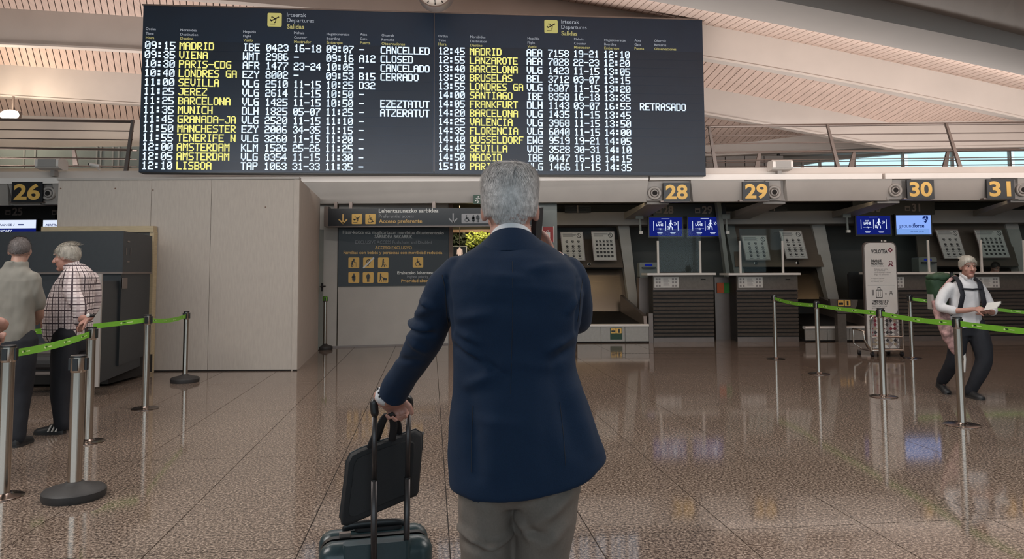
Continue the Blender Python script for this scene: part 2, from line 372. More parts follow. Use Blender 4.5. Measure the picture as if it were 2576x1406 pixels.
def remesh(mb, vox, smooth_it=6, fac=.5, decim=None):
    me = bpy.data.meshes.new('r'); me.from_pydata([tuple(p) for p in mb.v], [], mb.f); me.update()
    bm = bmesh.new(); bm.from_mesh(me); bmesh.ops.recalc_face_normals(bm, faces=bm.faces); bm.to_mesh(me); bm.free()
    o = bpy.data.objects.new('r', me); COL.objects.link(o)
    r = o.modifiers.new('r', 'REMESH'); r.mode = 'VOXEL'; r.voxel_size = vox
    if smooth_it:
        q = o.modifiers.new('s', 'SMOOTH'); q.iterations = smooth_it; q.factor = fac
    if decim:
        q = o.modifiers.new('d', 'DECIMATE'); q.ratio = decim
    m2 = bpy.data.meshes.new_from_object(o.evaluated_get(bpy.context.evaluated_depsgraph_get()))
    out = MB(); out.v = [p.co.copy() for p in m2.vertices]; out.f = [tuple(f.vertices) for f in m2.polygons]
    out.n = [p.normal.copy() for p in m2.vertices]
    bpy.data.objects.remove(o); bpy.data.meshes.remove(me); bpy.data.meshes.remove(m2)
    return out
# ================================================================ FLOOR
fl = struct('floor', (0, 0, 0), MB().box((-16, -8, -.12), (16, 27, -.006)), M['grout'])
A = math.radians(6.15); dx = V((math.cos(A), math.sin(A), 0)); dy = V((-math.sin(A), math.cos(A), 0))
TW, TL, g = .81, 2.13, .0034
base = dx*.106
o_y = 6.5  # one cross joint passes (0, 6.5)
tile_me = None
for i in range(-13, 13):
    for j in range(-2, 6):
        c = base + dx*(i*TW) + dy*(o_y*math.cos(A) + j*TL)
        mb = MB(); p = [c+dx*g+dy*g, c+dx*(TW-g)+dy*g, c+dx*(TW-g)+dy*(TL-g), c+dx*g+dy*(TL-g)]
        mb.hexa([q+V((0, 0, -.006)) for q in p]+[q+V((0, 0, random.uniform(-.0002, .0002))) for q in p])
        build('tile', mb, M['granite'], fl)
mb = MB()   # the outlying tiles, beyond the frame or hidden
for i in range(-26, 26):
    for j in range(-8, 9):
        if -13 <= i < 13 and -2 <= j < 6: continue
        c = base + dx*(i*TW) + dy*(o_y*math.cos(A) + j*TL)
        p = [c+dx*g+dy*g, c+dx*(TW-g)+dy*g, c+dx*(TW-g)+dy*(TL-g), c+dx*g+dy*(TL-g)]
        mb.hexa([q+V((0, 0, -.006)) for q in p]+[q for q in p])
o = build('outer_tiles', mb, M['granite'], fl); o['kind'] = 'stuff'
mb = MB()
for k in range(34):
    a = G(1548+k*8.2, 889.5+k*-.05); mb.box((a.x, a.y-.012, -.004), (a.x+.045, a.y+.012, .0015))
struct('trim_1', (0, 0, 0), mb, M['dark'])

# ================================================================ ROOM SHELL beyond the frame
mb = MB().box((-16.3, -8, 0), (-16, 21.5, 9)); struct('wall_left', None, mb, M['wall'])
mb = MB().box((16, -8, 0), (16.3, 21.5, 9)); struct('wall_right', None, mb, M['wall'])
mb = MB()
mb.box((-16, -8.3, 0), (16, -8, .6)); mb.box((-16, -8.3, 5.6), (16, -8, 9))
for i in range(17): mb.box((-16+i*1.97, -8.3, .6), (-15.85+i*1.97, -8.05, 5.6))
struct('wall_back', None, mb, M['wall'])

# ================================================================ CEILING: ribs and planks
ce = struct('ceiling', (0, 0, 0))
def quad3(p):  # quadratic through 3 or more (u,v) samples, least squares
    import numpy as np
    c = np.polyfit([a for a, b in p], [b for a, b in p], 2 if len(p) > 2 else 1); return lambda u: float(np.polyval(c, u))
def cub(p):
    import numpy as np
    c = np.polyfit([a for a, b in p], [b for a, b in p], 4); return lambda u: float(np.polyval(c, u))
def bend(f, u1): return lambda u: f(u) if u < u1 else f(u1)-(u-u1)*.018
def tabf(t): return lambda u: interp(t, u)
RIBS = [  # Y, thickness, top line, bottom line, material
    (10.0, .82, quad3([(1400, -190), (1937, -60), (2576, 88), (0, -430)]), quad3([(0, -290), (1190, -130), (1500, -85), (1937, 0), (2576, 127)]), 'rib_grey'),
    (15.2, .16, cub([(-700, -150), (0, -118), (600, -90), (1100, -45), (1500, 15), (1770, 62), (1950, 99), (2138, 136), (2350, 180), (2576, 226), (2900, 290), (3300, 370)]), quad3([(0, -35), (532, 0), (788, 20), (1771, 142), (2576, 299)]), 'rib'),
    (17.3, .16, bend(quad3([(0, 19.5), (355, 44), (1773, 219), (2234, 309)]), 2234), bend(quad3([(0, 109), (353, 129), (1775, 285), (2250, 374)]), 2252), 'rib'),
    (19.2, .2, tabf([(-700, 130), (0, 162), (351, 186), (1000, 275), (1500, 345), (1775, 366), (1900, 356), (2030, 340), (2300, 325), (3300, 290)]), tabf([(-700, 205), (0, 241), (351, 262), (1000, 335), (1775, 392), (2030, 378), (2576, 352), (3300, 330)]), 'rib'),
    (20.7, .3, tabf([(-700, 270), (0, 288), (350, 302), (1000, 330), (1775, 375), (2300, 350), (3300, 320)]), tabf([(-700, 355), (0, 368), (350, 372), (1775, 396), (2100, 385), (2576, 360), (3300, 335)]), 'rib'),
]
US = list(range(-700, 3301, 50))
def ribtop(i, X):   # world z of the rib's top at a given X
    Y = RIBS[i][0]; u = CX + X*F/Y
    return P(u, RIBS[i][2](u), Y).z
for (Y, th, vt, vb, mm) in RIBS:
    rings = []
    for u in US:
        t = P(u, vt(u), Y); b = P(u, vb(u), Y)
        if t.z < b.z+.1: t.z = b.z+.1
        rings.append([(b.x, Y, b.z), (b.x, Y+th, b.z), (t.x, Y+th, t.z+.25), (t.x, Y, t.z+.25)])
    build('rib', MB().loft(rings), M[mm], ce)
    rr = []  # thin bright lower flange
    for u in US:
        b = P(u, vb(u), Y); rr.append([(b.x, Y-.03, b.z-.02), (b.x, Y+th+.03, b.z-.02), (b.x, Y+th+.03, b.z+.025), (b.x, Y-.03, b.z+.025)])
    if th < .5: build('rib_flange', MB().loft(rr), M['rib'], ce)
mtab = [(-400, .5), (0, .29), (350, .12), (700, -.02), (1080, -.22), (1400, -.5), (1775, -.9), (1860, -1.1), (2200, -1.7), (2576, -2.3), (3000, -2.8)]
vis = {0: [(1380, 2620)], 1: [(-30, 800), (1760, 2560)], 2: [(-30, 360), (1760, 2300)], 3: [(-30, 360)]}
for si in range(4):
    Yn = RIBS[si][0]+RIBS[si][1]; Yf = RIBS[si+1][0]; vf = RIBS[si+1][2]; vn = RIBS[si][2]
    pitch = 16.5 if si < 3 else 15.5
    def edge(uf):
        b = P(uf, vf(uf), Yf); m = interp(mtab, uf); un = uf
        for _ in range(4):
            un = uf + m*(vn(un)-vf(uf))
        a = P(un, vn(un), Yn); a.z = P(un, vn(un), RIBS[si][0]).z
        return a, b
    mbh = MB(); back = []
    strip = None
    pl_list = []
    n = int(3600/pitch)
    for k in range(n):
        u0 = -500+k*pitch
        a0, b0 = edge(u0); a1, b1 = edge(u0+pitch*.87)
        if k % 6 == 0: back.append([a0+V((0, 0, .07)), b0+V((0, 0, .07)), b0+V((0, .0, .1)), a0+V((0, 0, .1))])
        mb = MB().hexa([a0, a1, b1, b0] + [q+V((0, 0, .03)) for q in (a0, a1, b1, b0)])
        if any(x0 <= u0 <= x1 for x0, x1 in vis[si]): pl_list.append(mb)
        else: mbh.join(mb)
    sb = build('soffit_backing', MB().loft(back), M['dark'], ce)
    for mb in pl_list: build('plank', mb, M['plank'], sb)
    o = build('hidden_planks', mbh, M['plank'], sb); o['kind'] = 'stuff'
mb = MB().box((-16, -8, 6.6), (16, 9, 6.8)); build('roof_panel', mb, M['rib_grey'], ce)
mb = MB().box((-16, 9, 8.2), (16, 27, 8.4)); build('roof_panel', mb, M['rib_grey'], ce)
# near rib's upper flank, seen top right
rr = []
for u in US:
    b = P(u, interp([(0, -700), (2146, -75), (2576, -6)], u), 8.6); t = P(u, RIBS[0][2](u), 10.0)
    rr.append([(t.x, 10.0, t.z), (b.x, 8.6, b.z), (b.x, 8.6, b.z+.1), (t.x, 10.0, t.z+.1)])
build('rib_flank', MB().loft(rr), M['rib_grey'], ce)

# ================================================================ UPPER DECK, fascia, back walls
FY = 14.95
zt = P(1780, 441, FY).z; zl = P(1640, 453, FY-.15).z; zb = P(1640, 508, FY).z; zc = P(1780, 422, FY+.05).z
XL, XR = -15.9, 15.9
dk = struct('trim_2', (0, FY, zt)); dk['kind'] = 'structure'
zcl = zt-.12
build('deck_slab', MB().box((XL, FY+.1, zcl), (XR, 21.3, zt-.02)), M['fascia'], dk)
build('curb', MB().box((XL, FY+.05, zt), (XR, FY+.2, zc)), M['rib'], dk)
for (u0, u1) in ((-700, 1628), (1632, 2210), (2218, 3300)):
    build('ledge', MB().box((P(u0, 450, FY).x, FY-.15, zl), (P(u1, 450, FY).x, FY+.1, zt)), M['fascia_lt'], dk)
for (u0, u1) in ((-700, 28), (30, 108), (140, 1628), (1735, 1868), (1972, 2238), (2285, 2484), (2552, 3300)):
    x0 = P(u0, 480, FY).x; x1 = P(u1, 480, FY).x
    mb = MB(); b = zb; s = .06
    mb.hexa([(x0+s, FY-.02, b), (x1-s*.4, FY-.02, b), (x1, FY+.1, b), (x0, FY+.1, b), (x0, FY-.12, zl), (x1, FY-.12, zl), (x1, FY+.1, zl), (x0, FY+.1, zl)])
    build('fascia_panel', mb, M['fascia'], dk)
build('fascia_core', MB().box((XL, FY+.03, zb+.01), (XR, FY+.12, zl)), M['rib_grey'], dk)
# back walls under the deck
BY = 18.9
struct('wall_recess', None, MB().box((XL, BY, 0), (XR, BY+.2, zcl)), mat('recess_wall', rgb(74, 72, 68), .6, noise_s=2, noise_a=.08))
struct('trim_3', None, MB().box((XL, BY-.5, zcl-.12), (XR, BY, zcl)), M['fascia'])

# upper hall back wall with the window band
UY = 21.3
w0 = P(1995, 418, UY); mbw = MB()
zs0 = P(2100, 424, UY).z
lintel = [(1980, 421), (2100, 402), (2300, 384), (2576, 373), (3200, 352)]
def wtop(u): return interp(lintel, u)
win_edges = [(1990, 2016), (2028, 2060), (2066, 2100), (2104, 2146), (2152, 2268), (2284, 2392), (2414, 2536), (2552, 2680), (2700, 2830)]
for i, (a, b) in enumerate(win_edges):
    pa, pb = P(a, wtop(a), UY), P(b, wtop(b), UY)
    fr = struct('window_%d' % (i+1), (pa.x, UY, zs0))
    build('pane', MB().hexa([(pa.x, UY, zs0), (pb.x, UY, zs0), (pb.x, UY+.02, zs0), (pa.x, UY+.02, zs0), pa, pb, pb+V((0, .02, 0)), pa+V((0, .02, 0))]), M['glass'], fr)
    build('window_frame', MB().box((pb.x, UY-.05, zs0-.02), (pb.x+.05, UY+.06, pb.z+.1)), M['rib'], fr)
    build('sill', MB().box((pa.x-.05, UY-.08, zs0-.05), (pb.x+.1, UY+.06, zs0)), M['rib_grey'], fr)

mb = MB(); xw = P(1988, 400, UY).x
mb.box((XL, UY, 0), (XR, UY+.2, zs0)); mb.box((XL, UY, zs0), (xw, UY+.2, 8.2))
prev = None
for u in list(range(1988, 3400, 60)):
    q = P(u, wtop(u), UY)
    if prev: mb.hexa([(prev.x, UY, prev.z), (q.x, UY, q.z), (q.x, UY+.2, q.z), (prev.x, UY+.2, prev.z), (prev.x, UY, 8.2), (q.x, UY, 8.2), (q.x, UY+.2, 8.2), (prev.x, UY+.2, 8.2)])
    prev = q
mb.box((prev.x, UY, zs0), (max(XR, prev.x+.1), UY+.2, 8.2))
struct('wall_front', None, mb, M['wall'])
# ================================================================ RAILINGS
def bar(a, b, r=.012, n=6): return MB().tube([a, b], r, n, rnd=False)
def railing(name, label, Y, posts, rails, m='rail', grp=None, pw=.03):
    a = P(posts[0][0], posts[0][1], Y); t = thing(name, label, 'railing', (a.x, Y, zt), grp)
    for (u0, v0, u1, v1) in posts:
        q0 = P(u0, v0, Y-.02); q1 = P(u1, v1, Y); w_ = pw
        mb = MB().hexa([(q1.x-w_*1.3, Y-.04, q1.z), (q1.x+w_*1.3, Y-.04, q1.z), (q1.x+w_*1.3, Y+.01, q1.z), (q1.x-w_*1.3, Y+.01, q1.z),
                        (q0.x-w_*.7, Y-.06, q0.z), (q0.x+w_*.7, Y-.06, q0.z), (q0.x+w_*.7, Y, q0.z), (q0.x-w_*.7, Y, q0.z)])
        build('post', mb, M[m], t)
    for k, (u0, v0, u1, v1, r) in enumerate(rails):
        build('handrail' if r > .02 else 'rail', MB().tube([P(u0, v0, Y), P(u1, v1, Y)], r, 8, rnd=False), M[m], t)
railing('deck_railing', 'grey steel railing on the upper deck, right of the departures board', FY+.12,
        [(1783, 318, 1803, 440), (2080, 313, 2112, 437), (2378, 310, 2418, 433), (2690, 306, 2740, 430)],
        [(1776, 318, 2800, 307, .03), (1776, 342, 2800, 331, .012), (1776, 362, 2800, 351, .012), (1776, 384, 2800, 374, .022), (1776, 404, 2800, 393, .01), (1776, 427, 2800, 419, .012)])
railing('deck_railing', 'grey steel railing on the upper deck, left of the departures board', FY+.12,
        [(335, 302, 317, 437), (-60, 298, -90, 437)],
        [(-300, 296, 338, 306, .03), (-300, 322, 336, 330, .012), (-300, 345, 334, 352, .012), (-300, 366, 332, 377, .022), (-300, 392, 330, 399, .010), (-300, 416, 330, 420, .012)])
railing('deck_railing', 'second railing further back on the right of the upper deck, with bent posts', FY+2.6,
        [(1910, 384, 1904, 421), (2148, 382, 2140, 420), (2384, 380, 2376, 419)],
        [(1760, 384, 2700, 377, .022), (1760, 409, 2700, 401, .012), (1760, 420, 2700, 413, .012)], pw=.045)
railing('deck_railing', 'second railing further back on the left of the upper deck, half hidden', FY+2.6,
        [(186, 374, 192, 416), (-40, 372, -40, 416)], [(-200, 370, 345, 378, .022), (-200, 396, 345, 401, .012), (-200, 414, 345, 419, .012)], pw=.045)
# glazed office band behind the left railing
Yg = 19.4
q0 = P(-300, 372, Yg); q1 = P(349, 376, Yg); zl0 = P(0, 424, Yg).z
wn = struct('window_20', (q0.x, Yg, zl0))
build('pane', MB().box((q0.x, Yg, zl0), (q1.x+1, Yg+.03, q0.z)), mat('tinted_office_glass', rgb(112, 120, 116), .15, noise_s=1, noise_a=.15), wn)
for u in (-40, 62, 90, 245, 255, 285, 300):
    p = P(u, 400, Yg); build('mullion', MB().box((p.x-.02, Yg-.04, zl0), (p.x+.02, Yg, q0.z)), M['doorm'], wn)
# grey cabinet line behind the right railing, left end
cb = thing('plant_cabinet', 'long pale grey box with upright seams behind the upper deck railing', 'cabinet', (P(1790, 421, 19.4).x, 19.4, zt))
a = P(1776, 421, 19.4); b = P(1971, 392, 19.4)
for k in range(4):
    x0 = a.x+(b.x-a.x)*k/4; x1 = a.x+(b.x-a.x)*(k+1)/4
    build('panel', MB().box((x0+.01, 19.4, zt), (x1-.01, 19.9, b.z)), M['rib_grey'], cb)
for u in (1813, 1965):
    p = P(u, 391, 19.3); build('vent_knob', MB().lathe((p.x, 19.5, p.z-.02), [(.04, 0), (.04, .08), (.02, .1)], 10), M['blk'], cb)

# speakers on the curb, camera, floodlight, clock
def speaker(u0, v0, u1, v1, label):
    Y = FY-.1; a = P(u0, v1, Y); b = P(u1, v0, Y); h = b.z-a.z; r = h*.3
    t = thing('loudspeaker', label, 'loudspeaker', ((a.x+b.x)/2, Y, a.z), 'box loudspeakers on the deck edge')
    prof = [(-.02, .0), (-.16, .02), (-.20, h*.25), (-.20, h*.8), (-.15, h), (.1, h), (.14, h*.7), (.14, .03), (.1, 0)]
    build('housing', MB().loft([[(x, Y+yy, a.z+zz) for yy, zz in prof] for x in (a.x, a.x+.05, b.x-.05, b.x)]), M['white'], t)
    build('grille', MB().box((a.x+.06, Y-.21, a.z+h*.2), (b.x-.05, Y-.195, a.z+h*.88)), mat('grille_grey', rgb(150, 146, 142), .7, noise_s=300, noise_a=.2), t)
    build('bracket', MB().box(((a.x+b.x)/2-.04, Y, a.z-.12), ((a.x+b.x)/2+.04, Y+.12, a.z+.04)), M['rib_grey'], t)
speaker(1936, 405, 1986, 430, 'white box loudspeaker on the deck edge, right of the departures board')
speaker(103, 401, 162, 428, 'white box loudspeaker on the deck edge at far left, near the security camera')
Y = FY-.1; a = P(238, 418, Y)
t = thing('security_camera', 'small white security camera on the upper deck edge left of the board', 'camera', (a.x, Y, a.z-.03))
build('body', MB().tube([a+V((.1, 0, .0)), a+V((-.07, -.05, .03))], .035, 10, rnd=False), M['white'], t)
build('lens', MB().tube([a+V((-.07, -.05, .03)), a+V((-.095, -.06, .035))], .026, 10, rnd=False), M['blk'], t)
build('bracket', MB().tube([a+V((.03, .02, -.02)), a+V((.06, .1, -.07))], .015, 8, rnd=False), M['white'], t)
Y = 18.6; a = P(24, 289, Y)
t = thing('floodlight', 'glowing floodlight under the ceiling at the far left', 'lamp', (a.x, Y, a.z))
build('housing', MB().box((a.x-.2, Y, a.z-.1), (a.x+.2, Y+.15, a.z+.1)), M['rail'], t)
build('glow_panel', MB().ell(a, (.24, .08, .13)), M['lampm'], t)
build('bracket', MB().box((a.x-.02, Y+.1, a.z+.08), (a.x+.02, Y+.14, a.z+.5)), M['rail'], t)
pl_ = bpy.data.lights.new('floodlight_beam', 'POINT'); pl_.energy = 130; pl_.color = (1, .82, .62); pl_.shadow_soft_size = .2
o = bpy.data.objects.new('floodlight_beam', pl_); COL.objects.link(o); o.location = (a.x, Y-.4, a.z-.05); o.parent = t; o.matrix_parent_inverse = Matrix.Translation(-V((a.x, Y, a.z)))

# ================================================================ DEPARTURES BOARD
YL, YR = 13.6, 14.6
c0 = P(347, 436, YL); c1 = P(1777, 440, YR); zbo = (c0.z+c1.z)/2
t0_ = P(353, 14, YL); t1_ = P(1772, 48, YR); zto = (t0_.z+t1_.z)/2
xd = V((c1.x-c0.x, c1.y-c0.y, 0)); BW = xd.length; xd.normalize(); nd = V((xd.y, -xd.x, 0))
BP = PL((c0.x, c0.y, zbo), xd, nd); BH = zto-zbo
bd = thing('departures_board', 'huge dark electronic departures board with two columns of flights, hanging over the hall', 'departures board', BP.o)
def slab(pl, s0, t0, s1, t1, o0, o1): 
    p = [pl.pt(s0, t0, o0), pl.pt(s1, t0, o0), pl.pt(s1, t0, o1), pl.pt(s0, t0, o1)]
    return MB().hexa([p[3], p[2], p[1], p[0]] + [pl.pt(s0, t1, o1), pl.pt(s1, t1, o1), pl.pt(s1, t1, o0), pl.pt(s0, t1, o0)])
build('case', slab(BP, 0, 0, BW, BH, -.32, -.03), M['sign'], bd)
sm = BP.hit(1092, 240)[0]
for (a, b) in ((.012, sm-.008), (sm+.008, BW-.012)):
    build('face', slab(BP, a, .012, b, BH-.012, -.03, 0), M['boardm'], bd)
build('centre_seam', slab(BP, sm-.006, .05, sm+.006, BH, -.03, .006), M['rail'], bd)
build('rim', slab(BP, -.01, BH-.01, BW+.01, BH+.015, -.33, .01), M['rail'], bd)
for s_ in (1.6, sm-1.5, sm+1.5, BW-1.6):
    q_ = BP.pt(s_, .25, -.3); build('wall_bracket', MB().tube([q_, V((q_.x, FY+.1, q_.z-.02))], .03, 8, rnd=False), M['rail'], bd)
ra, rb_ = BP.hit(395, 114)[1], BP.hit(395, 416)[1]
ra2, rb2 = BP.hit(1137, 128.5)[1], BP.hit(1137, 418)[1]
FONT = {'A':'0E11111F111111','B':'1E11111E11111E','C':'0F10101010100F','D':'1E11111111111E','E':'1F10101E10101F','F':'1F10101E101010','G':'0F10101711110F','H':'1111111F111111','I':'0E04040404040E','J':'07020202021 20C'.replace(' ',''),'K':'11121418141211','L':'1010101010101F','M':'111B1515111111','N':'11191915131311','O':'0E11111111110E','P':'1E11111E101010','Q':'0E11111115120D','R':'1E11111E141211','S':'0F10100E01011E','T':'1F040404040404','U':'1111111111110E','V':'11111111110A04','W':'11111115151B11','X':'11110A040A1111','Y':'11110A04040404','Z':'1F01020408101F',
 '0':'0E11131519110E','1':'040C040404040E','2':'0E11010E10101F','3':'0E11010601110E','4':'02060A121F0202','5':'1F10101E01011E','6':'0E10101E11110E','7':'1F010204080808','8':'0E11110E11110E','9':'0E11110F01010E','-':'0000001F000000',':':'000C0C000C0C00'}
FONT['J'] = '0701010101110E'
def led(mb, s, tc, txt, pitch, h):
    cw = pitch/6; ch = h/7
    for i, c in enumerate(txt):
        if c == ' ': continue
        g_ = FONT[c]
        for r in range(7):
            row = int(g_[2*r:2*r+2], 16); y1 = tc+h/2-r*ch; c_ = 0
            while c_ < 5:
                if row >> (4-c_) & 1:
                    e = c_
                    while e < 4 and row >> (3-e) & 1: e += 1
                    x0 = s+i*pitch+c_*cw; x1 = s+i*pitch+(e+1)*cw
                    mb.add([BP.pt(x0-.0032, y1-ch-.0005, .006), BP.pt(x1+.0032, y1-ch-.0005, .006), BP.pt(x1+.0032, y1, .006), BP.pt(x0-.0032, y1, .006)], [(0, 1, 2, 3)])
                    c_ = e+1
                else: c_ += 1
ROWS_L = [('09:15','MADRID','IBE 0423','16-18','09:07','-','CANCELLED'),('09:35','VIENA','WMT 2986','-','09:16','A12','CLOSED'),('10:30','PARIS-CDG','AFR 1477','23-24','10:05','-','CANCELADO'),
 ('10:40','LONDRES GA','EZY 8002','-','09:53','B15','CERRADO'),('11:00','SEVILLA','VLG 2510','11-15','10:25','D32',''),('11:25','JEREZ','VLG 2614','11-15','10:50','-',''),('11:25','BARCELONA','VLG 1425','11-15','10:50','-','EZEZTATUT'),
 ('11:35','MUNICH','DLH 1825','05-07','11:25','-','ATZERATUT'),('11:45','GRANADA-JA','VLG 2520','11-15','11:10','-',''),('11:50','MANCHESTER','EZY 2006','34-35','11:15','-',''),('11:55','TENERIFE N','VLG 3260','11-15','11:20','-',''),
 ('12:00','AMSTERDAM','KLM 1526','25-26','11:25','-',''),('12:05','AMSTERDAM','VLG 8354','11-15','11:30','-',''),('12:10','LISBOA','TAP 1063','31-33','11:35','-','')]
ROWS_R = [('12:45','MADRID','AEA 7158','19-21','12:10','',''),('12:55','LANZAROTE','AEA 7028','22-23','12:20','',''),('13:40','BARCELONA','VLG 1423','11-15','13:05','',''),('13:50','BRUSELAS','BEL 3712','03-07','13:15','',''),
 ('13:55','LONDRES GA','VLG 6307','11-15','13:20','',''),('14:00','SANTIAGO','IBE 8358','16-18','13:35','',''),('14:05','FRANKFURT','DLH 1143','03-07','16:55','','RETRASADO'),('14:20','BARCELONA','VLG 1435','11-15','13:45','',''),
 ('14:25','VALENCIA','VLG 3968','11-15','13:50','',''),('14:35','FLORENCIA','VLG 6040','11-15','14:00','',''),('14:40','DUSSELDORF','EWG 9519','19-21','14:05','',''),('14:45','SEVILLA','VOE 3528','30-31','14:10','',''),
 ('14:50','MADRID','IBE 0447','16-18','14:15','',''),('15:10','PARIS','VLG 1466','11-15','14:35','','')]
CL = [(361, 437, 5), (448, 594, 10), (609, 723, 8), (738, 806, 5), (820, 888, 5), (903, 943, 3), (957, 1080, 9)]
CRR = [(1103, 1169, 5), (1182, 1316, 10), (1326, 1432, 8), (1444, 1508, 5), (1520, 1586, 5), (1597, 1640, 3), (1610, 1725, 9)]
for side, (ROWS, CC, s0, s1, r0, r1) in enumerate(((ROWS_L, CL, .03, sm-.03, ra, rb_), (ROWS_R, CRR, sm+.03, BW-.03, ra2, rb2))):
    for i, row in enumerate(ROWS):
        tc = r0+(r1-r0)*i/13; rp = abs(r1-r0)/13
        pnl = build('row_panel', slab(BP, s0, tc-rp/2+.004, s1, tc+rp/2-.004, 0, .003), M['rowm'], bd)
        w_, y_ = MB(), MB()
        for j, txt in enumerate(row):
            if not txt: continue
            a = BP.hit(CC[j][0], 270)[0]; b = BP.hit(CC[j][1], 270)[0]; n = CC[j][2]; pitch = (b-a)/(n-1/6)
            if j == 2:
                p2 = pitch
            led(y_ if j == 1 else w_, a, tc, txt, pitch, rp*.84)
        build('white_characters', w_, M['led_w'], pnl)
        if y_.v: build('yellow_characters', y_, M['led_y'], pnl)
HEADS = [('Ordua', 'Time', 'Hora'), ('Norabidea', 'Destination', 'Destino'), ('Hegaldia', 'Flight', 'Vuelo'), ('Mahaia', 'Counter', 'Mostrador'), ('Hegazkineratze', 'Boarding', 'Embarque'), ('Atea', 'Gate', 'Puerta'), ('Oharrak', 'Remarks', 'Observaciones')]
HL = [(367, 72, 94), (454, 75, 96), (612, 79, 100), (740, 82, 104), (822, 85, 106), (906, 86, 107), (960, 88, 109)]
HR = [(1103, 90, 110), (1183, 92, 113), (1327, 96, 116), (1444, 98, 118), (1520, 100, 120), (1596, 101, 121), (1646, 102, 122)]
hw, hy = MB(), MB()
for HH in (HL, HR):
    for (u, v0, v2), (a, b, c) in zip(HH, HEADS):
        for tt, v, mm, bo in ((a, v0+1, hw, 0), (b, (v0+v2)/2+1.5, hw, 0), (c, v2+1.5, hy, .02)):
            s, t = BP.hit(u, v); mm.text(BP, s, t-.02, tt, .047 if mm is hw else .05, None, 'L', bo)
for (u, v) in ((722, 52), (1412, 69)):
    for k, tt in enumerate(('Irteerak', 'Departures')):
        s, t = BP.hit(u, v-10+13.5*k); hw.text(BP, s, t, tt, .075, None)
    s, t = BP.hit(u, v+20); hy.text(BP, s, t, 'Salidas', .082, None, 'L', .02)
build('heading_lettering', hw, M['hd_w'], bd); build('heading_lettering', hy, M['hd_y'], bd)
def icon(mb, pl, s, t, sz, kind, off=.009):
    def Q(p): return [(s+(x-.5)*sz, t+(y-.5)*sz) for x, y in p]
    def st(p, w_): mb.stroke(pl, Q(p), w_*sz, off)
    def dc(x, y, r, rin=0): mb.disc(pl, s+(x-.5)*sz, t+(y-.5)*sz, r*sz, off, 12, rin*sz)
    if kind == 'plane':
        st([(.14, .48), (.24, .40), (.84, .74)], .10); st([(.16, .52), (.24, .42)], .06); st([(.24, .72), (.34, .73), (.56, .58)], .07)
        st([(.62, .56), (.58, .28), (.50, .24)], .08); st([(.12, .12), (.55, .12)], .05)
    elif kind == 'wheel':
        dc(.42, .86, .08); st([(.43, .74), (.46, .46), (.66, .45), (.74, .2), (.84, .24)], .09); st([(.45, .62), (.66, .6)], .06)
        mb.disc(pl, s-.04*sz, t-.18*sz, .25*sz, off, 18, .19*sz)
    elif kind in ('man', 'woman', 'cane', 'blind', 'pram', 'walk'):
        dc(.5 if kind != 'pram' else .25, .87, .08)
        if kind == 'man': st([(.5, .74), (.5, .45)], .26); st([(.43, .45), (.43, .06)], .10); st([(.57, .45), (.57, .06)], .10); st([(.33, .74), (.31, .42)], .07); st([(.67, .74), (.69, .42)], .07)
        if kind == 'woman': st([(.5, .74), (.5, .5)], .2); st([(.5, .55), (.5, .3)], .34); st([(.45, .3), (.45, .06)], .08); st([(.56, .3), (.56, .06)], .08); st([(.38, .72), (.3, .5), (.46, .48)], .06)
        if kind == 'cane': st([(.5, .76), (.36, .62), (.32, .4)], .17); st([(.32, .4), (.42, .22), (.36, .06)], .08); st([(.3, .4), (.26, .06)], .08); st([(.5, .66), (.6, .5), (.7, .52)], .06); st([(.72, .56), (.74, .06)], .03)
        if kind == 'blind': st([(.48, .76), (.46, .42)], .15); st([(.45, .42), (.34, .06)], .08); st([(.48, .42), (.6, .22), (.6, .06)], .08); st([(.5, .66), (.64, .48), (.88, .08)], .04)
        if kind == 'pram': st([(.25, .76), (.24, .42)], .14); st([(.24, .42), (.12, .06)], .07); st([(.26, .42), (.36, .06)], .07); st([(.28, .66), (.44, .52), (.54, .5)], .05); st([(.55, .34), (.86, .34)], .18); st([(.55, .44), (.7, .44)], .12); dc(.6, .12, .07); dc(.82, .12, .07)
        if kind == 'walk': st([(.5, .76), (.46, .44)], .13); st([(.46, .44), (.34, .06)], .07); st([(.48, .44), (.62, .26), (.64, .06)], .07); st([(.46, .7), (.3, .5)], .05); st([(.16, .1), (.16, .36), (.28, .36), (.28, .1), (.16, .1)], .04); st([(.52, .7), (.66, .52)], .05)
    elif kind == 'down': st([(.5, .95), (.5, .12)], .13); st([(.12, .45), (.5, .08), (.88, .45)], .13)
    elif kind == 'ear': st([(.3, .55), (.34, .76), (.55, .84), (.72, .7), (.66, .5), (.5, .38), (.46, .2), (.34, .18)], .09); st([(.45, .6), (.55, .68), (.58, .55)], .06)
    elif kind == 'bag': st([(.15, .38), (.85, .38)], .46); st([(.36, .68), (.4, .78), (.6, .78), (.64, .68)], .07)
    elif kind == 'tag': st([(.5, .15), (.5, .85)], .40)
    elif kind == 'exit': dc(.56, .85, .09); st([(.5, .72), (.4, .45), (.58, .3), (.5, .06)], .12); st([(.4, .45), (.2, .3)], .1); st([(.5, .7), (.78, .6)], .08); st([(.48, .7), (.26, .62)], .07)
    elif kind == 'ext': st([(.5, .6), (.5, .08)], .3); st([(.5, .66), (.5, .84), (.3, .78), (.24, .5)], .07)
    elif kind == 'case': st([(.25, .1), (.75, .1), (.75, .72), (.25, .72), (.25, .1)], .05); st([(.4, .72), (.4, .92), (.6, .92), (.6, .72)], .05); st([(.42, .2), (.42, .62)], .05); st([(.58, .2), (.58, .62)], .05)
    elif kind == 'bust': dc(.5, .7, .2, .13); st([(.2, .1), (.28, .42), (.72, .42), (.8, .1)], .07); st([(.4, .42), (.5, .25), (.6, .42)], .05)
    return mb
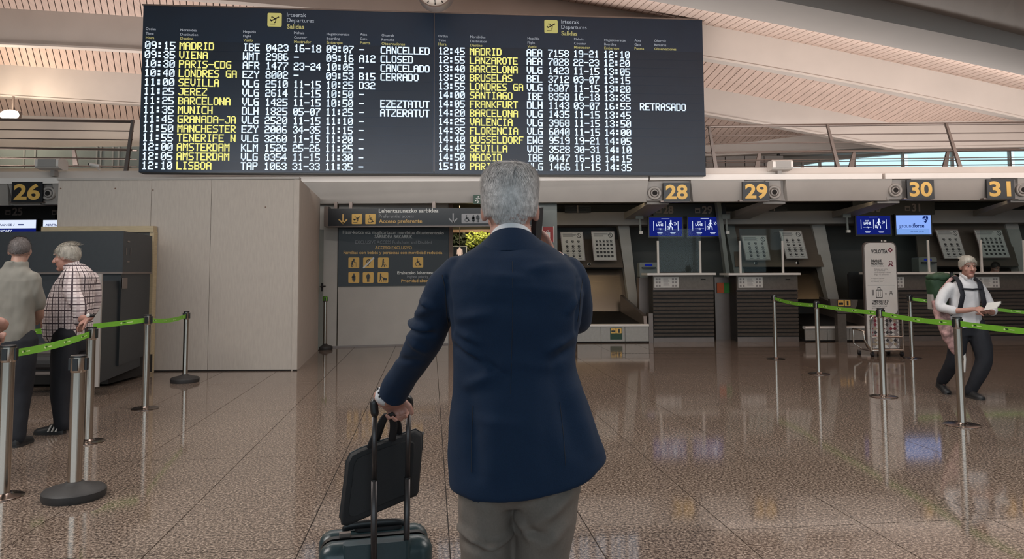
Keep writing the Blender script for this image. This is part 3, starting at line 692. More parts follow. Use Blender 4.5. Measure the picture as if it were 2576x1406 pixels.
for (u, v) in ((691, 50), (1386, 67)):
    s, t = BP.hit(u, v); sq = MB(); sq.rrect(BP, s-.13, t-.13, s+.13, t+.13, .025, .007, .005)
    pic = build('flight_pictogram', sq, M['yelb'], bd); build('plane_symbol', icon(MB(), BP, s, t, .22, 'plane', .012), M['blk'], pic)

# clock above the board
a = P(1095, -24, 13.3); r = .335
ck = thing('wall_clock', 'round white analogue clock in a grey rim just above the departures board', 'clock', a)
def lathe_y(c, prof, n=32): return MB().loft([[V(c)+V((rr*math.cos(2*PI*j/n), yy, rr*math.sin(2*PI*j/n))) for j in range(n)] for rr, yy in prof])
build('case', lathe_y(a, [(r*.9, .25), (r, .2), (r, -.02), (r*.97, -.05), (r*.9, -.05), (r*.9, -.02)]), M['rail'], ck, True, sharp=30)
build('dial', lathe_y(a, [(r*.9, 0), (r*.9, -.022), (.001, -.022)]), M['clockf'], ck)
cp = PL((a.x, a.y-.024, a.z), (1, 0, 0), (0, -1, 0)); mb = MB()
for k in range(12):
    q = k*PI/6; mb.stroke(cp, [(.8*r*math.cos(q), .8*r*math.sin(q)), (.7*r*math.cos(q), .7*r*math.sin(q))], .02, .003)
mb2 = MB().text(cp, 0, -r*.66, '6', .05, None, 'C'); mb.join(mb2)
build('hour_marks', mb, M['ink'], ck)
build('hand', MB().stroke(cp, [(0, 0), (-.1, .14)], .022, .008), M['blk'], ck); build('hand', MB().stroke(cp, [(0, 0), (.05, .24)], .014, .010), M['blk'], ck)
build('mount', MB().tube([a+V((0, .2, r*.5)), a+V((0, .2, 1.2))], .03, 8, rnd=False), M['rail'], ck)

# ================================================================ counter number signs, nozzles
def numsign(num, u0, v0, u1, v1, ut0, ut1, label):
    pl = yplane(FY-.16); a = pl.hit(u0, v1); b = pl.hit(u1, v0)
    t = thing('counter_number_sign', label, 'sign', pl.pt((a[0]+b[0])/2, a[1]), 'counter number signs on the fascia')
    build('panel', MB().rect(pl, a[0], a[1], b[0], b[1], 0, .05), M['sign'], t)
    h = abs(b[1]-a[1]); s0 = pl.hit(ut0, v1)[0]; s1 = pl.hit(ut1, v1)[0]
    build('numerals', MB().text(pl, s0, a[1]+h*.15, num, h*.70, s1-s0, 'L', .03, .004), M['yel'], t)
    build('bracket', MB().box((a[0]-.06, FY-.14, a[1]-.01), (b[0], FY+.02, a[1]+.02)), M['rail'], t)
numsign('26', 28, 457, 107, 509, 34, 100, 'black sign with a large yellow number, above the dark machine at far left')
numsign('28', 1670, 459, 1735, 507, 1675, 1730, 'black yellow numbered sign above the left pair of fast lane monitors')
numsign('29', 1869, 457, 1935, 505, 1875, 1931, 'black yellow numbered sign above the counter with the reflecting glass screen')
numsign('30', 2283, 452, 2349, 500, 2289, 2346, 'black yellow numbered sign above the pale blue monitor')
numsign('31', 2484, 450, 2551, 500, 2490, 2544, 'black yellow numbered sign over the walking person at far right')
def nozzle(u, v, lab, rr=17):
    a = P(u, v, FY-.05); k = FY/F; r = rr*k
    t = thing('air_nozzle', lab, 'air vent', a, 'round air nozzles in the fascia')
    q = r*1.12
    build('backplate', MB().box((a.x-q, FY-.04, zb+.02), (a.x+q, FY+.04, zl-.01)), M['rib_grey'], t)
    build('ring', lathe_y(a, [(r, .03), (r, -.05), (r*.85, -.07), (r*.62, -.03), (r*.62, .0)], 24), M['fascia'], t, True)
    build('throat', lathe_y(a, [(r*.62, -.01), (r*.5, -.06), (r*.36, -.06), (r*.34, -.02), (.001, -.015)], 24), M['rib_grey'], t, True)
    build('bore', lathe_y(a, [(r*.36, -.03), (r*.36, -.062), (.001, -.062)], 20), M['dark'], t)
nozzle(1646, 486, 'round air nozzle just right of the departures board, first of the row')
nozzle(1946, 484, 'round air nozzle above the counter with the reflecting glass, second of the row')
nozzle(2250, 479, 'round air nozzle above the white banner stand')
nozzle(2570, 478, 'round air nozzle cut by the right edge of the picture')
nozzle(124, 487, 'round air nozzle beside the 26 sign, half hidden by the hoarding')
# slanting soffit wedges running back from the nozzles
def wedge(u0, v0, u1, v1, name='trim_4'):
    a = P(u0, v0, FY+.1); b = P(u1, v1, BY-.4)
    struct(name, None, MB().hexa([(a.x-.22, a.y, zb-.04), (a.x+.22, a.y, zb-.04), (b.x+.22, b.y, b.z), (b.x-.22, b.y, b.z), (a.x-.22, a.y, zb+.02), (a.x+.22, a.y, zb+.02), (b.x+.22, b.y, zb), (b.x-.22, b.y, zb)]), M['fascia'])
wedge(1655, 512, 1580, 560, 'trim_4'); wedge(1948, 512, 1842, 560, 'trim_5'); wedge(2235, 508, 2090, 556, 'trim_6'); wedge(2570, 505, 2450, 552, 'trim_7')

# ================================================================ recess: leaning struts, steel panels, posters, vents
def slantbox(name, u0, v0, u1, v1, wpx0, wpx1, Y, th, m, parent=None, st=True):
    a = P(u0, v0, Y); a2 = P(u0+wpx0, v0, Y); b = P(u1, v1, Y-.5); b2 = P(u1+wpx1, v1, Y-.5)
    mb = MB().hexa([(b.x, b.y, b.z), (b2.x, b.y, b.z), (b2.x, b.y+th, b.z), (b.x, b.y+th, b.z), (a.x, a.y, a.z), (a2.x, a.y, a.z), (a2.x, a.y+th, a.z), (a.x, a.y+th, a.z)])
    return struct(name, None, mb, m) if not parent else build(name, mb, m, parent)
slantbox('trim_8', 1553, 552, 1586, 792, 28, 22, 18.3, .3, M['wall'])
slantbox('trim_9', 1822, 560, 1868, 792, 24, 26, 18.3, .3, M['doorm'])
slantbox('trim_10', 2040, 552, 2092, 792, 32, 26, 18.3, .3, M['wall'])
slantbox('trim_11', 1798, 470, 1828, 700, 10, 10, 17.2, .2, M['doorm'])
slantbox('trim_12', 2528, 560, 2600, 800, 32, 26, 18.3, .3, M['wall'])
def steelpanel(u0, u1, vt, vm, vb, slant, lab):
    Y = 18.5; t = thing('steel_wall_panel', lab, 'wall panel', P((u0+u1)/2, vb, Y), 'steel panels behind the baggage belts')
    pp = {}
    for nm, v0, v1, f0, f1, y0, y1 in (('upper_sheet', vt, vm-2, 0, .55, Y-.1, Y-.5), ('lower_sheet', vm+2, vb, .58, 1, Y-.12, Y-.42)):
        a = P(u0+slant*f0*.4, v0, y0); b = P(u1+slant*f0, v0, y0); c = P(u0+slant*f1*.4, v1, y1); d = P(u1+slant*f1, v1, y1)
        mb = MB().hexa([c, d, d+V((0, .05, 0)), c+V((0, .05, 0)), a, b, b+V((0, .05, 0)), a+V((0, .05, 0))])
        build(nm, mb, M['steel_up' if nm == 'upper_sheet' else 'steel'], t)
    return t
sp1 = steelpanel(1363, 1556, 602, 675, 783, 22, 'brushed steel wall panel with two notices, right of the man in navy')
sp2 = steelpanel(1838, 2042, 563, 673, 752, 56, 'brushed steel wall panel seen over counter 29')
sp3 = steelpanel(2300, 2530, 555, 672, 745, 60, 'warm lit steel wall panel behind the walking person')
def poster(u0, v0, u1, v1, slant, label, seed, dark=False):
    Y = 17.85; pl = yplane(Y); a = pl.hit(u0, v1); b = pl.hit(u1, v0); sl_ = slant*Y/F
    h = b[1]-a[1]; wd = b[0]-a[0]; mm = Matrix.Identity(4)
    t = thing('notice_sheet', label, 'notice', pl.pt(a[0]+wd/2, a[1]))
    rr = random.Random(seed)
    def sh(mb):
        for p in mb.v: p.x += -sl_*((p.z-a[1])/h-1)
        return mb
    build('frame', sh(MB().rect(pl, a[0], a[1], b[0], b[1], -.002, .012)), M['rail'], t)
    build('paper', sh(MB().rect(pl, a[0]+.02, a[1]+.02, b[0]-.02, b[1]-.02, .002, .004)), M['paper'], t)
    mb = MB()
    for k in range(4):
        y = b[1]-.05-k*.022; mb.rect(pl, a[0]+.05, y, a[0]+wd*rr.uniform(.5, .72), y+.008, .004, .001)
    mb.disc(pl, b[0]-.1, b[1]-.09, .055, .004, 16, .042); mb.stroke(pl, [(b[0]-.13, b[1]-.06), (b[0]-.07, b[1]-.12)], .012, .004)
    nx, ny = (5, 5) if dark else (3, 4)
    for i in range(nx):
        for j in range(ny):
            x = a[0]+wd*(.12+.78*(i+.5)/nx); y = a[1]+.06+(h*.66)*(j+.5)/ny; r = .04 if not dark else .035
            if dark and j < 4: mb.rect(pl, x-r*.8, y-r*.7, x+r*.8, y+r*.7, .004, .001)
            else: mb.disc(pl, x, y, r*.8, .004, 9, r*.5); mb.rect(pl, x-r*.5, y-r*.5, x+r*.3, y+r*.2, .0045, .001); mb.rect(pl, x-r, y-r*1.5, x+r, y-r*1.3, .004, .001)
    mb.rect(pl, a[0]+.05, a[1]+h*.32, b[0]-.05, a[1]+h*.325, .004, .001)
    build('print', sh(mb), M['ink'], t)
    for (x_, z_, L_) in ((a[0]+.03, b[1]-.03, .60), (b[0]-.03, b[1]-.03, .60), (a[0]+.03, a[1]+.03, .35), (b[0]-.03, a[1]+.03, .35)):
        build('standoff', sh(MB().tube([(x_, Y+.01, z_), (x_, Y+L_, z_)], .006, 6, rnd=False)), M['rail'], t)
poster(1410, 583, 1466, 656, 6, 'grey notice with a prohibition symbol, nearer the man in navy', 1)
poster(1488, 582, 1545, 656, 6, 'notice of prohibited items with rows of dark pictures, left of counter 28', 2, True)
poster(1866, 592, 1928, 655, 10, 'notice seen through the glass screen of counter 29', 3)
poster(1962, 580, 2016, 652, 16, 'tilted notice just right of the glass screen of counter 29', 4)
poster(2355, 577, 2410, 652, 20, 'tilted notice between the screens and the walking person', 5)
poster(2452, 577, 2520, 650, 20, 'tilted notice of pictures above the seated clerk', 6, True)
for (u, v, lab) in ((1482, 665, 'below the two notices left of counter 28'), (1901, 662, 'behind the glass of counter 29'), (2006, 661, 'right of the glass of counter 29')):
    a = P(u, v, 18.03); t = thing('panel_lock', 'round steel lock on the wall panel ' + lab, 'lock', a, 'round locks on the steel panels')
    build('ring', lathe_y(a, [(.045, 0), (.045, -.02), (.03, -.025), (.025, -.01)], 16), M['pole'], t); build('keyhole', lathe_y(a, [(.025, 0), (.025, -.012), (.001, -.012)], 12), M['dark'], t)
def vent(u0, v0, u1, v1, lab):
    Y = 17.6; pl = yplane(Y); a = pl.hit(u0, v1); b = pl.hit(u1, v0)
    t = thing('air_grille', lab, 'air vent', pl.pt((a[0]+b[0])/2, a[1]), 'dark air grilles above the counters')
    build('backing', MB().rect(pl, a[0], a[1], b[0], b[1], 0, .03), M['dark'], t)
    for k in range(7):
        y = a[1]+(b[1]-a[1])*(k+.5)/7; build('slat', MB().hexa([pl.pt(a[0], y, 0), pl.pt(b[0], y, 0), pl.pt(b[0], y+.012, 0), pl.pt(a[0], y+.012, 0), pl.pt(a[0], y-.008, .02), pl.pt(b[0], y-.008, .02), pl.pt(b[0], y+.004, .02), pl.pt(a[0], y+.004, .02)]), M['blk'], t)
    mx = (a[0]+b[0])/2; build('divider', MB().rect(pl, mx-.01, a[1], mx+.01, b[1], .025, .02), M['rail'], t)
vent(1421, 516, 1486, 535, 'dark air grille right of the head of the man in navy')
vent(1914, 512, 1979, 531, 'dark air grille above counter 29')
# recess ceiling beam band
struct('trim_13', None, MB().box((P(1390, 540, 17.9).x, 17.75, P(1400, 566, 17.75).z), (XR, BY, P(1400, 534, 17.75).z)), M['rib_grey'])

# ================================================================ overhead counter boards and monitors
def screen(t, u0, v0, u1, v1, Y, kind):
    pl = yplane(Y); a = pl.hit(u0, v1); b = pl.hit(u1, v0); s0, t0, s1, t1 = a[0], a[1], b[0], b[1]; W = s1-s0; H = t1-t0
    build('bezel', MB().rect(pl, s0-.03, t0-.03, s1+.03, t1+.03, -.004, .07), M['blk'], t)
    def X(f): return s0+W*f
    def Z(f): return t0+H*f
    if kind == 'lane':
        sc = build('display', MB().rect(pl, s0, t0, s1, t1, .0, .004), M['scr_b'], t); w_ = MB()
        for f in (.13, .5, .88): w_.rect(pl, X(f)-.006, Z(.30), X(f)+.006, Z(.80), .003, .001)
        w_.text(pl, X(.315), Z(.70), 'FAST', H*.075, W*.11, 'C', .02, .003); w_.text(pl, X(.315), Z(.55), 'LANE', H*.115, W*.21, 'C', .04, .003)
        w_.rect(pl, X(.19), Z(.385), X(.27), Z(.40), .003, .001); w_.text(pl, X(.325), Z(.36), 'vip', H*.08, W*.10, 'C', .02, .003); w_.rect(pl, X(.38), Z(.385), X(.46), Z(.40), .003, .001)
        icon(w_, pl, X(.66), Z(.60), H*.58, 'walk', .003)
        for q in (.76, .80): w_.stroke(pl, [(X(q), Z(.74)), (X(q+.03), Z(.66)), (X(q), Z(.58))], .010, .003)
        for x0, x1 in ((.24, .40), (.64, .80)):
            w_.rect(pl, X(x0), Z(.165), X(x1), Z(.195), .003, .001); w_.rect(pl, X(x0+.02), Z(.10), X(x1-.02), Z(.13), .003, .001)
        w_.rect(pl, X(.37), Z(.925), X(.62), Z(.94), .003, .001)
        build('screen_print', w_, M['scr_w'], sc)
    elif kind == 'ground':
        sc = build('display', MB().rect(pl, s0, t0, s1, t1, .0, .004), M['scr_l'], t); w_ = MB()
        w_.text(pl, X(.08), Z(.36), 'ground', H*.20, W*.41, 'L', 0, .003); w_.text(pl, X(.49), Z(.36), 'force', H*.20, W*.31, 'L', .03, .003)
        w_.text(pl, X(.40), Z(.12), 'We handle, you fly', H*.08, W*.38, 'L', 0, .003)
        c = (X(.83), Z(.78)); k = H*.22
        for pts in ([(-.5, .6), (.3, .95), (.1, .3), (-.6, .1)], [(.35, .95), (.75, .6), (.7, -.2), (.2, .25)], [(-.55, 0), (.05, .2), (.6, -.3), (.1, -.9), (-.3, -.5), (.2, -.3), (.0, -.1)]):
            w_.add([pl.pt(c[0]+x*k, c[1]+y*k, .003) for x, y in pts], [tuple(range(len(pts)))])
        build('screen_print', w_, M['scr_n'], sc)
    else:
        sc = build('display', MB().rect(pl, s0, t0, s1, t1, .0, .004), M['scr_b'] if kind == 'air' else M['scr_r'], t)
        build('screen_header', MB().rect(pl, s0, Z(.60), s1, t1, .003, .001), M['scr_w'], sc)
        w_ = MB(); w_.text(pl, X(.05), Z(.72), 'AIRFRANCE /', H*.09, W*.5, 'L', .03, .005); w_.rect(pl, X(.62), Z(.74), X(.74), Z(.80), .005, .001)
        build('screen_print', w_, M['scr_n'], sc)
        w2 = MB().text(pl, X(.05), Z(.42), 'ECONOMY' if kind == 'air' else 'SKY', H*.10, W*(.45 if kind == 'air' else .2), 'L', .03, .003); build('screen_caption', w2, M['scr_w'], sc)
SY = 17.3
def headboard(u0, v0, u1, v1, nums, label):
    pl = yplane(SY+.05); a = pl.hit(u0, v1); b = pl.hit(u1, v0)
    t = thing('desk_number_board', label, 'sign', pl.pt((a[0]+b[0])/2, a[1]), 'dim double number boards over the monitors')
    build('panel', MB().rect(pl, a[0], a[1], b[0], b[1], 0, .08), M['sign'], t)
    mb = MB()
    dim = mat('dim_number', rgb(128, 116, 112), .6, noise_s=5, noise_a=.03)
    for n, u, v in nums:
        p = pl.hit(u, v); mb.text(pl, p[0], p[1], n, .165, None, 'L', .03, .004)
        x = p[0]-.16; z = p[1]; mb.rect(pl, x, z+.01, x+.12, z+.12, .004, .001)
    build('numerals', mb, dim, t)
    c = MB(); 
    for n, u, v in nums:
        p = pl.hit(u, v); x = p[0]-.16; c.rect(pl, x+.02, p[1]+.03, x+.10, p[1]+.08, .007, .001)
    build('ticket_symbol', c, M['sign'], t)
headboard(1644, 512, 1826, 545, [('28', 1668, 537), ('29', 1766, 537)], 'dim board reading 28 and 29 over two fast lane monitors')
headboard(2146, 500, 2350, 541, [('30', 2190, 533), ('31', 2294, 531)], 'dim board reading 30 and 31 over the right hand monitors')
headboard(-70, 518, 139, 552, [('25', 31, 541), ('26', 148, 541)], 'dim board reading 25 above the blue monitor at far left')
def monitor(u0, v0, u1, v1, kind, lab, Y=SY):
    a = P((u0+u1)/2, v1, Y); t = thing('wall_monitor', lab, 'monitor', a, 'counter monitors under the deck')
    screen(t, u0, v0, u1, v1, Y, kind)
    build('bracket', MB().box((a.x-.03, Y+.07, a.z+.2), (a.x+.03, Y+.12, a.z+.42)), M['rail'], t)
monitor(1634, 547, 1715, 594, 'lane', 'leftmost of the three blue FAST LANE monitors')
monitor(1732, 546, 1816, 594, 'lane', 'middle one of the three blue FAST LANE monitors')
monitor(2156, 543, 2239, 590, 'lane', 'rightmost of the three blue FAST LANE monitors, beside the pale blue one')
monitor(2256, 541, 2341, 590, 'ground', 'pale blue monitor with a dark blue wordmark, under number 31')
monitor(-30, 553, 91, 606, 'air', 'white and blue monitor under number 25')
monitor(107, 553, 228, 606, 'red', 'white and red monitor partly hidden by the hoarding')
for (u, v) in ((1608, 548), (1826, 548), (2130, 545)):
    a = P(u, v, 17.0); t = thing('cable_drop', ('slim white conduit box left of the leftmost fast lane monitor' if u < 1700 else 'slim white conduit box right of the middle fast lane monitor') if u < 2000 else 'slim white conduit box left of the rightmost fast lane monitor', 'conduit', a, 'conduit boxes beside the monitors')
    build('box', MB().rbox((a.x-.08, 17.0, a.z-.02), (a.x+.1, 17.08, a.z+.08), .01), M['doorm'], t)
    build('tube', MB().tube([a+V((.02, .04, 0)), a+V((.03, .04, -.3))], .025, 8, rnd=False), M['doorm'], t)
    build('clip', MB().rbox((a.x+.0, 17.0, a.z-.36), (a.x+.08, 17.08, a.z-.30), .01), M['white'], t)

# ================================================================ COUNTERS
CY = G(1700, 861).y
def counter(num, ul, ur, ub0, ub1, vt, vb, g0, g1, label, paper=True):
    Y = CY; a = P(ul, vt, Y-.1); b = P(ur, vt, Y-.1); zt_ = a.z; x0 = P(ub0, vb, Y).x; x1 = P(ub1, vb, Y).x
    t = thing('check_in_counter', label, 'counter', ((x0+x1)/2, Y, 0), 'check-in counters')
    build('worktop', MB().rbox((a.x, Y-.18, zt_-.045), (b.x, Y+.55, zt_), .03), M['white'], t)
    build('carcass', MB().box((x0, Y+.03, 0), (x1, Y+.5, zt_-.045)), mat('counter_dark', rgb(44, 40, 38), .6, noise_s=8, noise_a=.1), t)
    zs1 = P(ub0, 727, Y).z
    build('upper_panel', MB().box((x0, Y-.03, zs1+.0), (x1, Y+.03, zt_-.045)), M['steel_dk'], t)
    build('edge_strip', MB().box((x0, Y-.05, zs1-.02), (x1, Y+.03, zs1)), M['rail'], t)
    n = 12; z1 = zs1-.04; z0 = .12; ph = (z1-z0)/n
    for k in range(n):
        zz = z0+ph*k
        build('slat', MB().hexa([(x0, Y-.015, zz+ph*.06), (x1, Y-.015, zz+ph*.06), (x1, Y+.03, zz), (x0, Y+.03, zz), (x0, Y-.03, zz+ph*.72), (x1, Y-.03, zz+ph*.72), (x1, Y+.03, zz+ph*.78), (x0, Y+.03, zz+ph*.78)]), M['steel_dk'], t)
    build('plinth', MB().box((x0, Y, 0), (x1, Y+.03, .10)), M['rail'], t)
    pl = yplane(Y-.03)
    if paper:
        pu = ub0+(1645-1645)+1
        s0, q1 = pl.hit(pu, 697); s1, q0 = pl.hit(pu+62, 727)
        pp = build('notice', MB().rect(pl, s0, q0+.03, s1, q1, .004, .003), M['paper'], t); mb = MB(); W = s1-s0; H = q1-q0-.03; q0 += .03
        for (cx, n_) in ((.05, 2), (.72, 2)):
            for i in range(2):
                for j in range(3): mb.rect(pl, s0+W*(cx+.12*i), q0+H*(.1+.3*j), s0+W*(cx+.08+.12*i), q0+H*(.28+.3*j), .006, .001)
        for j in range(6): mb.rect(pl, s0+W*.36, q0+H*(.2+.12*j), s0+W*(.62-.03*(j % 3)), q0+H*(.24+.12*j), .006, .001)
        build('notice_print', mb, M['ink2'], pp)
    s, z = pl.hit(ub1-28, 703); build('slot', MB().rect(pl, s-.05, z-.012, s+.05, z+.012, .003, .003), M['dark'], t)
    for gu in (g0, g1):
        p = P(gu, vt, Y+.02); q = P(gu, 606 if gu < 2100 else 604, Y+.02)
        build('screen_post', MB().box((p.x-.02, Y+.0, zt_), (p.x+.02, Y+.04, q.z)), M['white'], t)
    pa = P(g0, vt-3, Y+.02); pb = P(g1, 575, Y+.02)
    build('glass_screen', MB().box((pa.x, Y+.015, zt_+.02), (pb.x, Y+.025, pb.z)), M['glass'], t)
    return t
counter(28, 1626, 1800, 1645, 1797, 687, 861, 1656, 1762, 'check-in counter 28, slatted grey front under a white top')
counter(29, 1830, 2012, 1856, 2010, 687, 859, 1863, 1970, 'check-in counter 29, slatted grey front, glass screen reflecting lamps')
counter(30, 2195, 2385, 2212, 2383, 685, 857, 2229, 2337, 'check-in counter 30, mostly hidden behind the white banner stand')
counter(31, 2441, 2640, 2452, 2640, 684, 857, 2470, 2577, 'check-in counter 31 at far right, behind the walking person')
struct('trim_14', None, MB().box((P(2383, 700, CY).x, CY+.1, 0), (P(2452, 700, CY).x, CY+.5, P(2400, 700, CY).z)), M['rail'])
for i, (u0, u1, mm, lab) in enumerate(((1804, 1821, 'orange', 'orange paper notice between counters 28 and 29'), (1822, 1836, 'greenp', 'green paper notice between counters 28 and 29'))):
    pl = yplane(CY+.55); a = pl.hit(u0, 737); b = pl.hit(u1, 711)
    tag(build('paper_notice', MB().rect(pl, a[0], a[1], b[0], b[1], .004, .004), M[mm], None, origin=pl.pt(a[0], a[1])), lab, 'notice')
struct('trim_15', None, MB().box((P(1797, 700, CY+.6).x, CY+.58, 0), (P(1858, 700, CY+.6).x, CY+.64, 1.35)), M['rail'])
# baggage belts
def belt_unit(u0, u1, v0, v1, lab, sticker=None):
    Y = CY-.05; a = P(u0, v1, Y); BYb = BY-.5; b = P(u1, v0, Y); zt_ = b.z
    t = thing('baggage_belt', lab, 'baggage conveyor', ((a.x+b.x)/2, Y, 0))
    n = 3
    for k in range(n):
        x0 = a.x+(b.x-a.x)*k/n; x1 = a.x+(b.x-a.x)*(k+1)/n
        build('front_panel', MB().box((x0+.004, Y, .03), (x1-.004, Y+.05, zt_-.06)), M['steel_lt'], t)
    build('top_edge', MB().rbox((a.x, Y-.03, zt_-.06), (b.x, Y+.14, zt_), .03, 'x'), M['white'], t)
    build('belt', MB().hexa([(a.x+.05, Y+.14, zt_-.03), (b.x-.08, Y+.14, zt_-.03), (b.x-.2, BY-1.1, zt_+.12), (a.x+.05, BY-1.1, zt_+.12), (a.x+.05, Y+.14, zt_-.01), (b.x-.08, Y+.14, zt_-.01), (b.x-.2, BY-1.1, zt_+.16), (a.x+.05, BY-1.1, zt_+.16)]), M['blk'], t)
    for (x, ss) in ((b.x, 1),):
        build('side_guard', MB().hexa([(x-.10, Y+.0, zt_-.02), (x-.03, Y+.0, zt_-.02), (x-.25, BY-1.1, zt_+.1), (x-.32, BY-1.1, zt_+.1), (x-.10, Y+.05, zt_+.16), (x-.03, Y+.05, zt_+.16), (x-.25, BY-1.1, zt_+.55), (x-.32, BY-1.1, zt_+.55)]), M['rail'], t)
    build('end_post', MB().box((b.x, Y-.01, 0), (b.x+.09, Y+.3, zt_+.22)), M['rail'], t)
    build('skirt', MB().box((a.x, Y+.03, 0), (b.x, Y+.3, .03)), M['dark'], t)
    if sticker:
        pl = yplane(Y); s0, q0 = pl.hit(sticker[0], sticker[3]); s1, q1 = pl.hit(sticker[2], sticker[1]); W = s1-s0; H = q1-q0
        st_ = build('sticker', MB().rect(pl, s0, q0, s1, q1, .003, .003), M['exitg'], t)
        mb = MB(); mb.rrect(pl, s0+W*.06, q0+H*.52, s0+W*.47, q1-H*.06, .01, .005, .001); mb.rrect(pl, s0+W*.53, q0+H*.52, s0+W*.94, q1-H*.06, .01, .005, .001)
        build('sticker_squares', mb, M['yel'], st_)
        mb = MB(); icon(mb, pl, s0+W*.265, q0+H*.72, W*.34, 'bag', .007); icon(mb, pl, s0+W*.735, q0+H*.72, W*.34, 'tag', .007); build('sticker_symbols', mb, M['blk'], st_)
belt_unit(1452, 1632, 815, 862, 'baggage belt with a pale edge, left of counter 28', (1535, 824, 1565, 854))
belt_unit(2026, 2192, 820, 859, 'baggage belt with the scale stand, right of counter 29')
Y = CY-.25; a = P(2120, 859, Y)
t = thing('weighing_scale_display', 'grey scale display on a pillar with two yellow pictograms', 'scale display', (a.x, Y, 0))
build('pillar', MB().box((a.x-.09, Y, 0), (a.x+.09, Y+.15, P(2120, 790, Y).z)), M['steel_dk'], t)
pl = yplane(Y-.02); q = [pl.hit(u, v) for u, v in ((2088, 752), (2158, 754), (2155, 771), (2142, 787), (2108, 787), (2090, 771))]
mb = MB(); mb.loft([[pl.pt(x, y, -.1) for x, y in q], [pl.pt(x, y, 0) for x, y in q]]); build('head', mb, M['steel_dk'], t)
s0, q0 = pl.hit(2108, 770); s1, q1 = pl.hit(2139, 755)
st_ = build('display_plate', MB().rect(pl, s0-.01, q0-.01, s1+.01, q1+.01, .003, .003), M['blk'], t); mb = MB(); W = s1-s0
mb.rrect(pl, s0, q0, s0+W*.46, q1, .01, .006, .001); mb.rrect(pl, s0+W*.54, q0, s1, q1, .01, .006, .001); build('pictogram_squares', mb, M['yel'], st_)
mb = MB(); icon(mb, pl, s0+W*.23, (q0+q1)/2, W*.36, 'bag', .008); icon(mb, pl, s0+W*.77, (q0+q1)/2, W*.36, 'tag', .008); build('pictograms', mb, M['blk'], st_)
# clerks' desks and chairs in the recess
def chairback(u, v, lab):
    a = P(u, v, 17.2); t = thing('office_chair', lab, 'chair', (a.x, 17.2, 0))
    build('backrest', MB().rbox((a.x-.23, 17.2, a.z-.62), (a.x+.23, 17.28, a.z), .07, 'y'), M['blk'], t)
    build('seat', MB().rbox((a.x-.25, 16.75, .47), (a.x+.25, 17.23, .54), .08), M['blk'], t)
    build('stem', MB().tube([(a.x, 17.0, .06), (a.x, 17.0, .47)], .03, 8, rnd=False), M['rail'], t)
    for k in range(5):
        q = k*2*PI/5; build('foot', MB().tube([(a.x, 17.0, .07), (a.x+.28*math.cos(q), 17.0+.28*math.sin(q), .04)], .02, 6), M['blk'], t)
chairback(2160, 684, 'tall black office chair left of the white banner stand')
def printer(u, v, lab):
    a = P(u, v, 16.7); t = thing('desk_printer', lab, 'printer', (a.x, 16.7, a.z))
    build('housing', MB().rbox((a.x-.2, 16.7, a.z), (a.x+.2, 17.0, a.z+.33), .03, 'y'), M['doorm'], t); build('tray', MB().box((a.x-.15, 16.6, a.z+.2), (a.x+.15, 16.72, a.z+.23)), M['blk'], t)
    build('button_panel', MB().box((a.x-.08, 16.69, a.z+.25), (a.x+.08, 16.70, a.z+.3)), M['scr_b'], t)
    build('stand', MB().box((a.x-.22, 16.7, 0), (a.x+.22, 17.0, a.z)), M['rail'], t)
printer(1632, 698, 'grey desk printer in the shade left of counter 28')
printer(2335, 685, 'dark desk machine behind the glass of counter 30')

# ================================================================ preferential access wall and signs
A0 = G(850, 874); A1 = G(1128, 866)
xa = (A1-A0).normalized(); na = V((xa.y, -xa.x, 0)); AP = PL(A0, xa, na)
aw = struct('wall_access', (A0.x, A0.y, 0))
hA = zcl
def apnl(u0, u1, nm='wall_panel'):
    s0 = AP.hit(u0, 700)[0]; s1 = AP.hit(u1, 700)[0]; build(nm, slab(AP, s0+.006, .02, s1-.006, hA, -.1, 0), M['wall'], aw)
apnl(800, 849); apnl(850, 1129)
build('skirting', slab(AP, AP.hit(800, 800)[0], 0, AP.hit(1129, 800)[0], .03, -.08, .01), M['rail'], aw)
tr = struct('trim_16', None, slab(AP, AP.hit(1129, 800)[0], 0, AP.hit(1139, 800)[0], hA, -.15, .03), M['brown'])
s0, q0 = AP.hit(851, 720); s1, q1 = AP.hit(1128, 571)
q0 = AP.hit(990, 719)[1]; q1 = AP.hit(990, 570)[1]; s0 = AP.hit(851, 650)[0]; s1 = AP.hit(1128, 650)[0]
sg = thing('access_sign', 'large dark wall sign on exclusive access with seven yellow pictograms', 'sign', AP.pt(s0, q0))
build('panel', MB().rect(AP, s0, q0, s1, q1, .03, .03), M['sign'], sg)
w1, w2, w3 = MB(), MB(), MB()
w1.textpx(AP, 862, 588, 1116, 'Haur-kotxe eta mugikortasun murriztua dituztenentzako', 8, .02, .034)
w1.textpx(AP, 942, 599, 1037, 'SARBIDEA BAKARRIK', 8, .02, .034)
w2.textpx(AP, 894, 613, 1085, 'EXCLUSIVE ACCESS Pushchairs and Disabled', 8, 0, .034)
w3.textpx(AP, 943, 627, 1036, 'ACCESO EXCLUSIVO', 8, .015, .034)
w3.textpx(AP, 864, 639, 1112, 'Familias con bebés y personas con movilidad reducida', 8, .015, .034)
w1.textpx(AP, 999, 690, 1102, 'Erabateko lehentasuna', 7.5, .02, .034)
w2.textpx(AP, 1024, 699, 1077, 'Highest priority', 6.5, 0, .034)
w3.textpx(AP, 1009, 710, 1094, 'Prioridad absoluta', 7.5, .02, .034)
build('lettering', w1, M['wht_t'], sg); build('lettering', w2, M['gry_t'], sg); build('lettering', w3, M['yel_t'], sg)
k = .0075
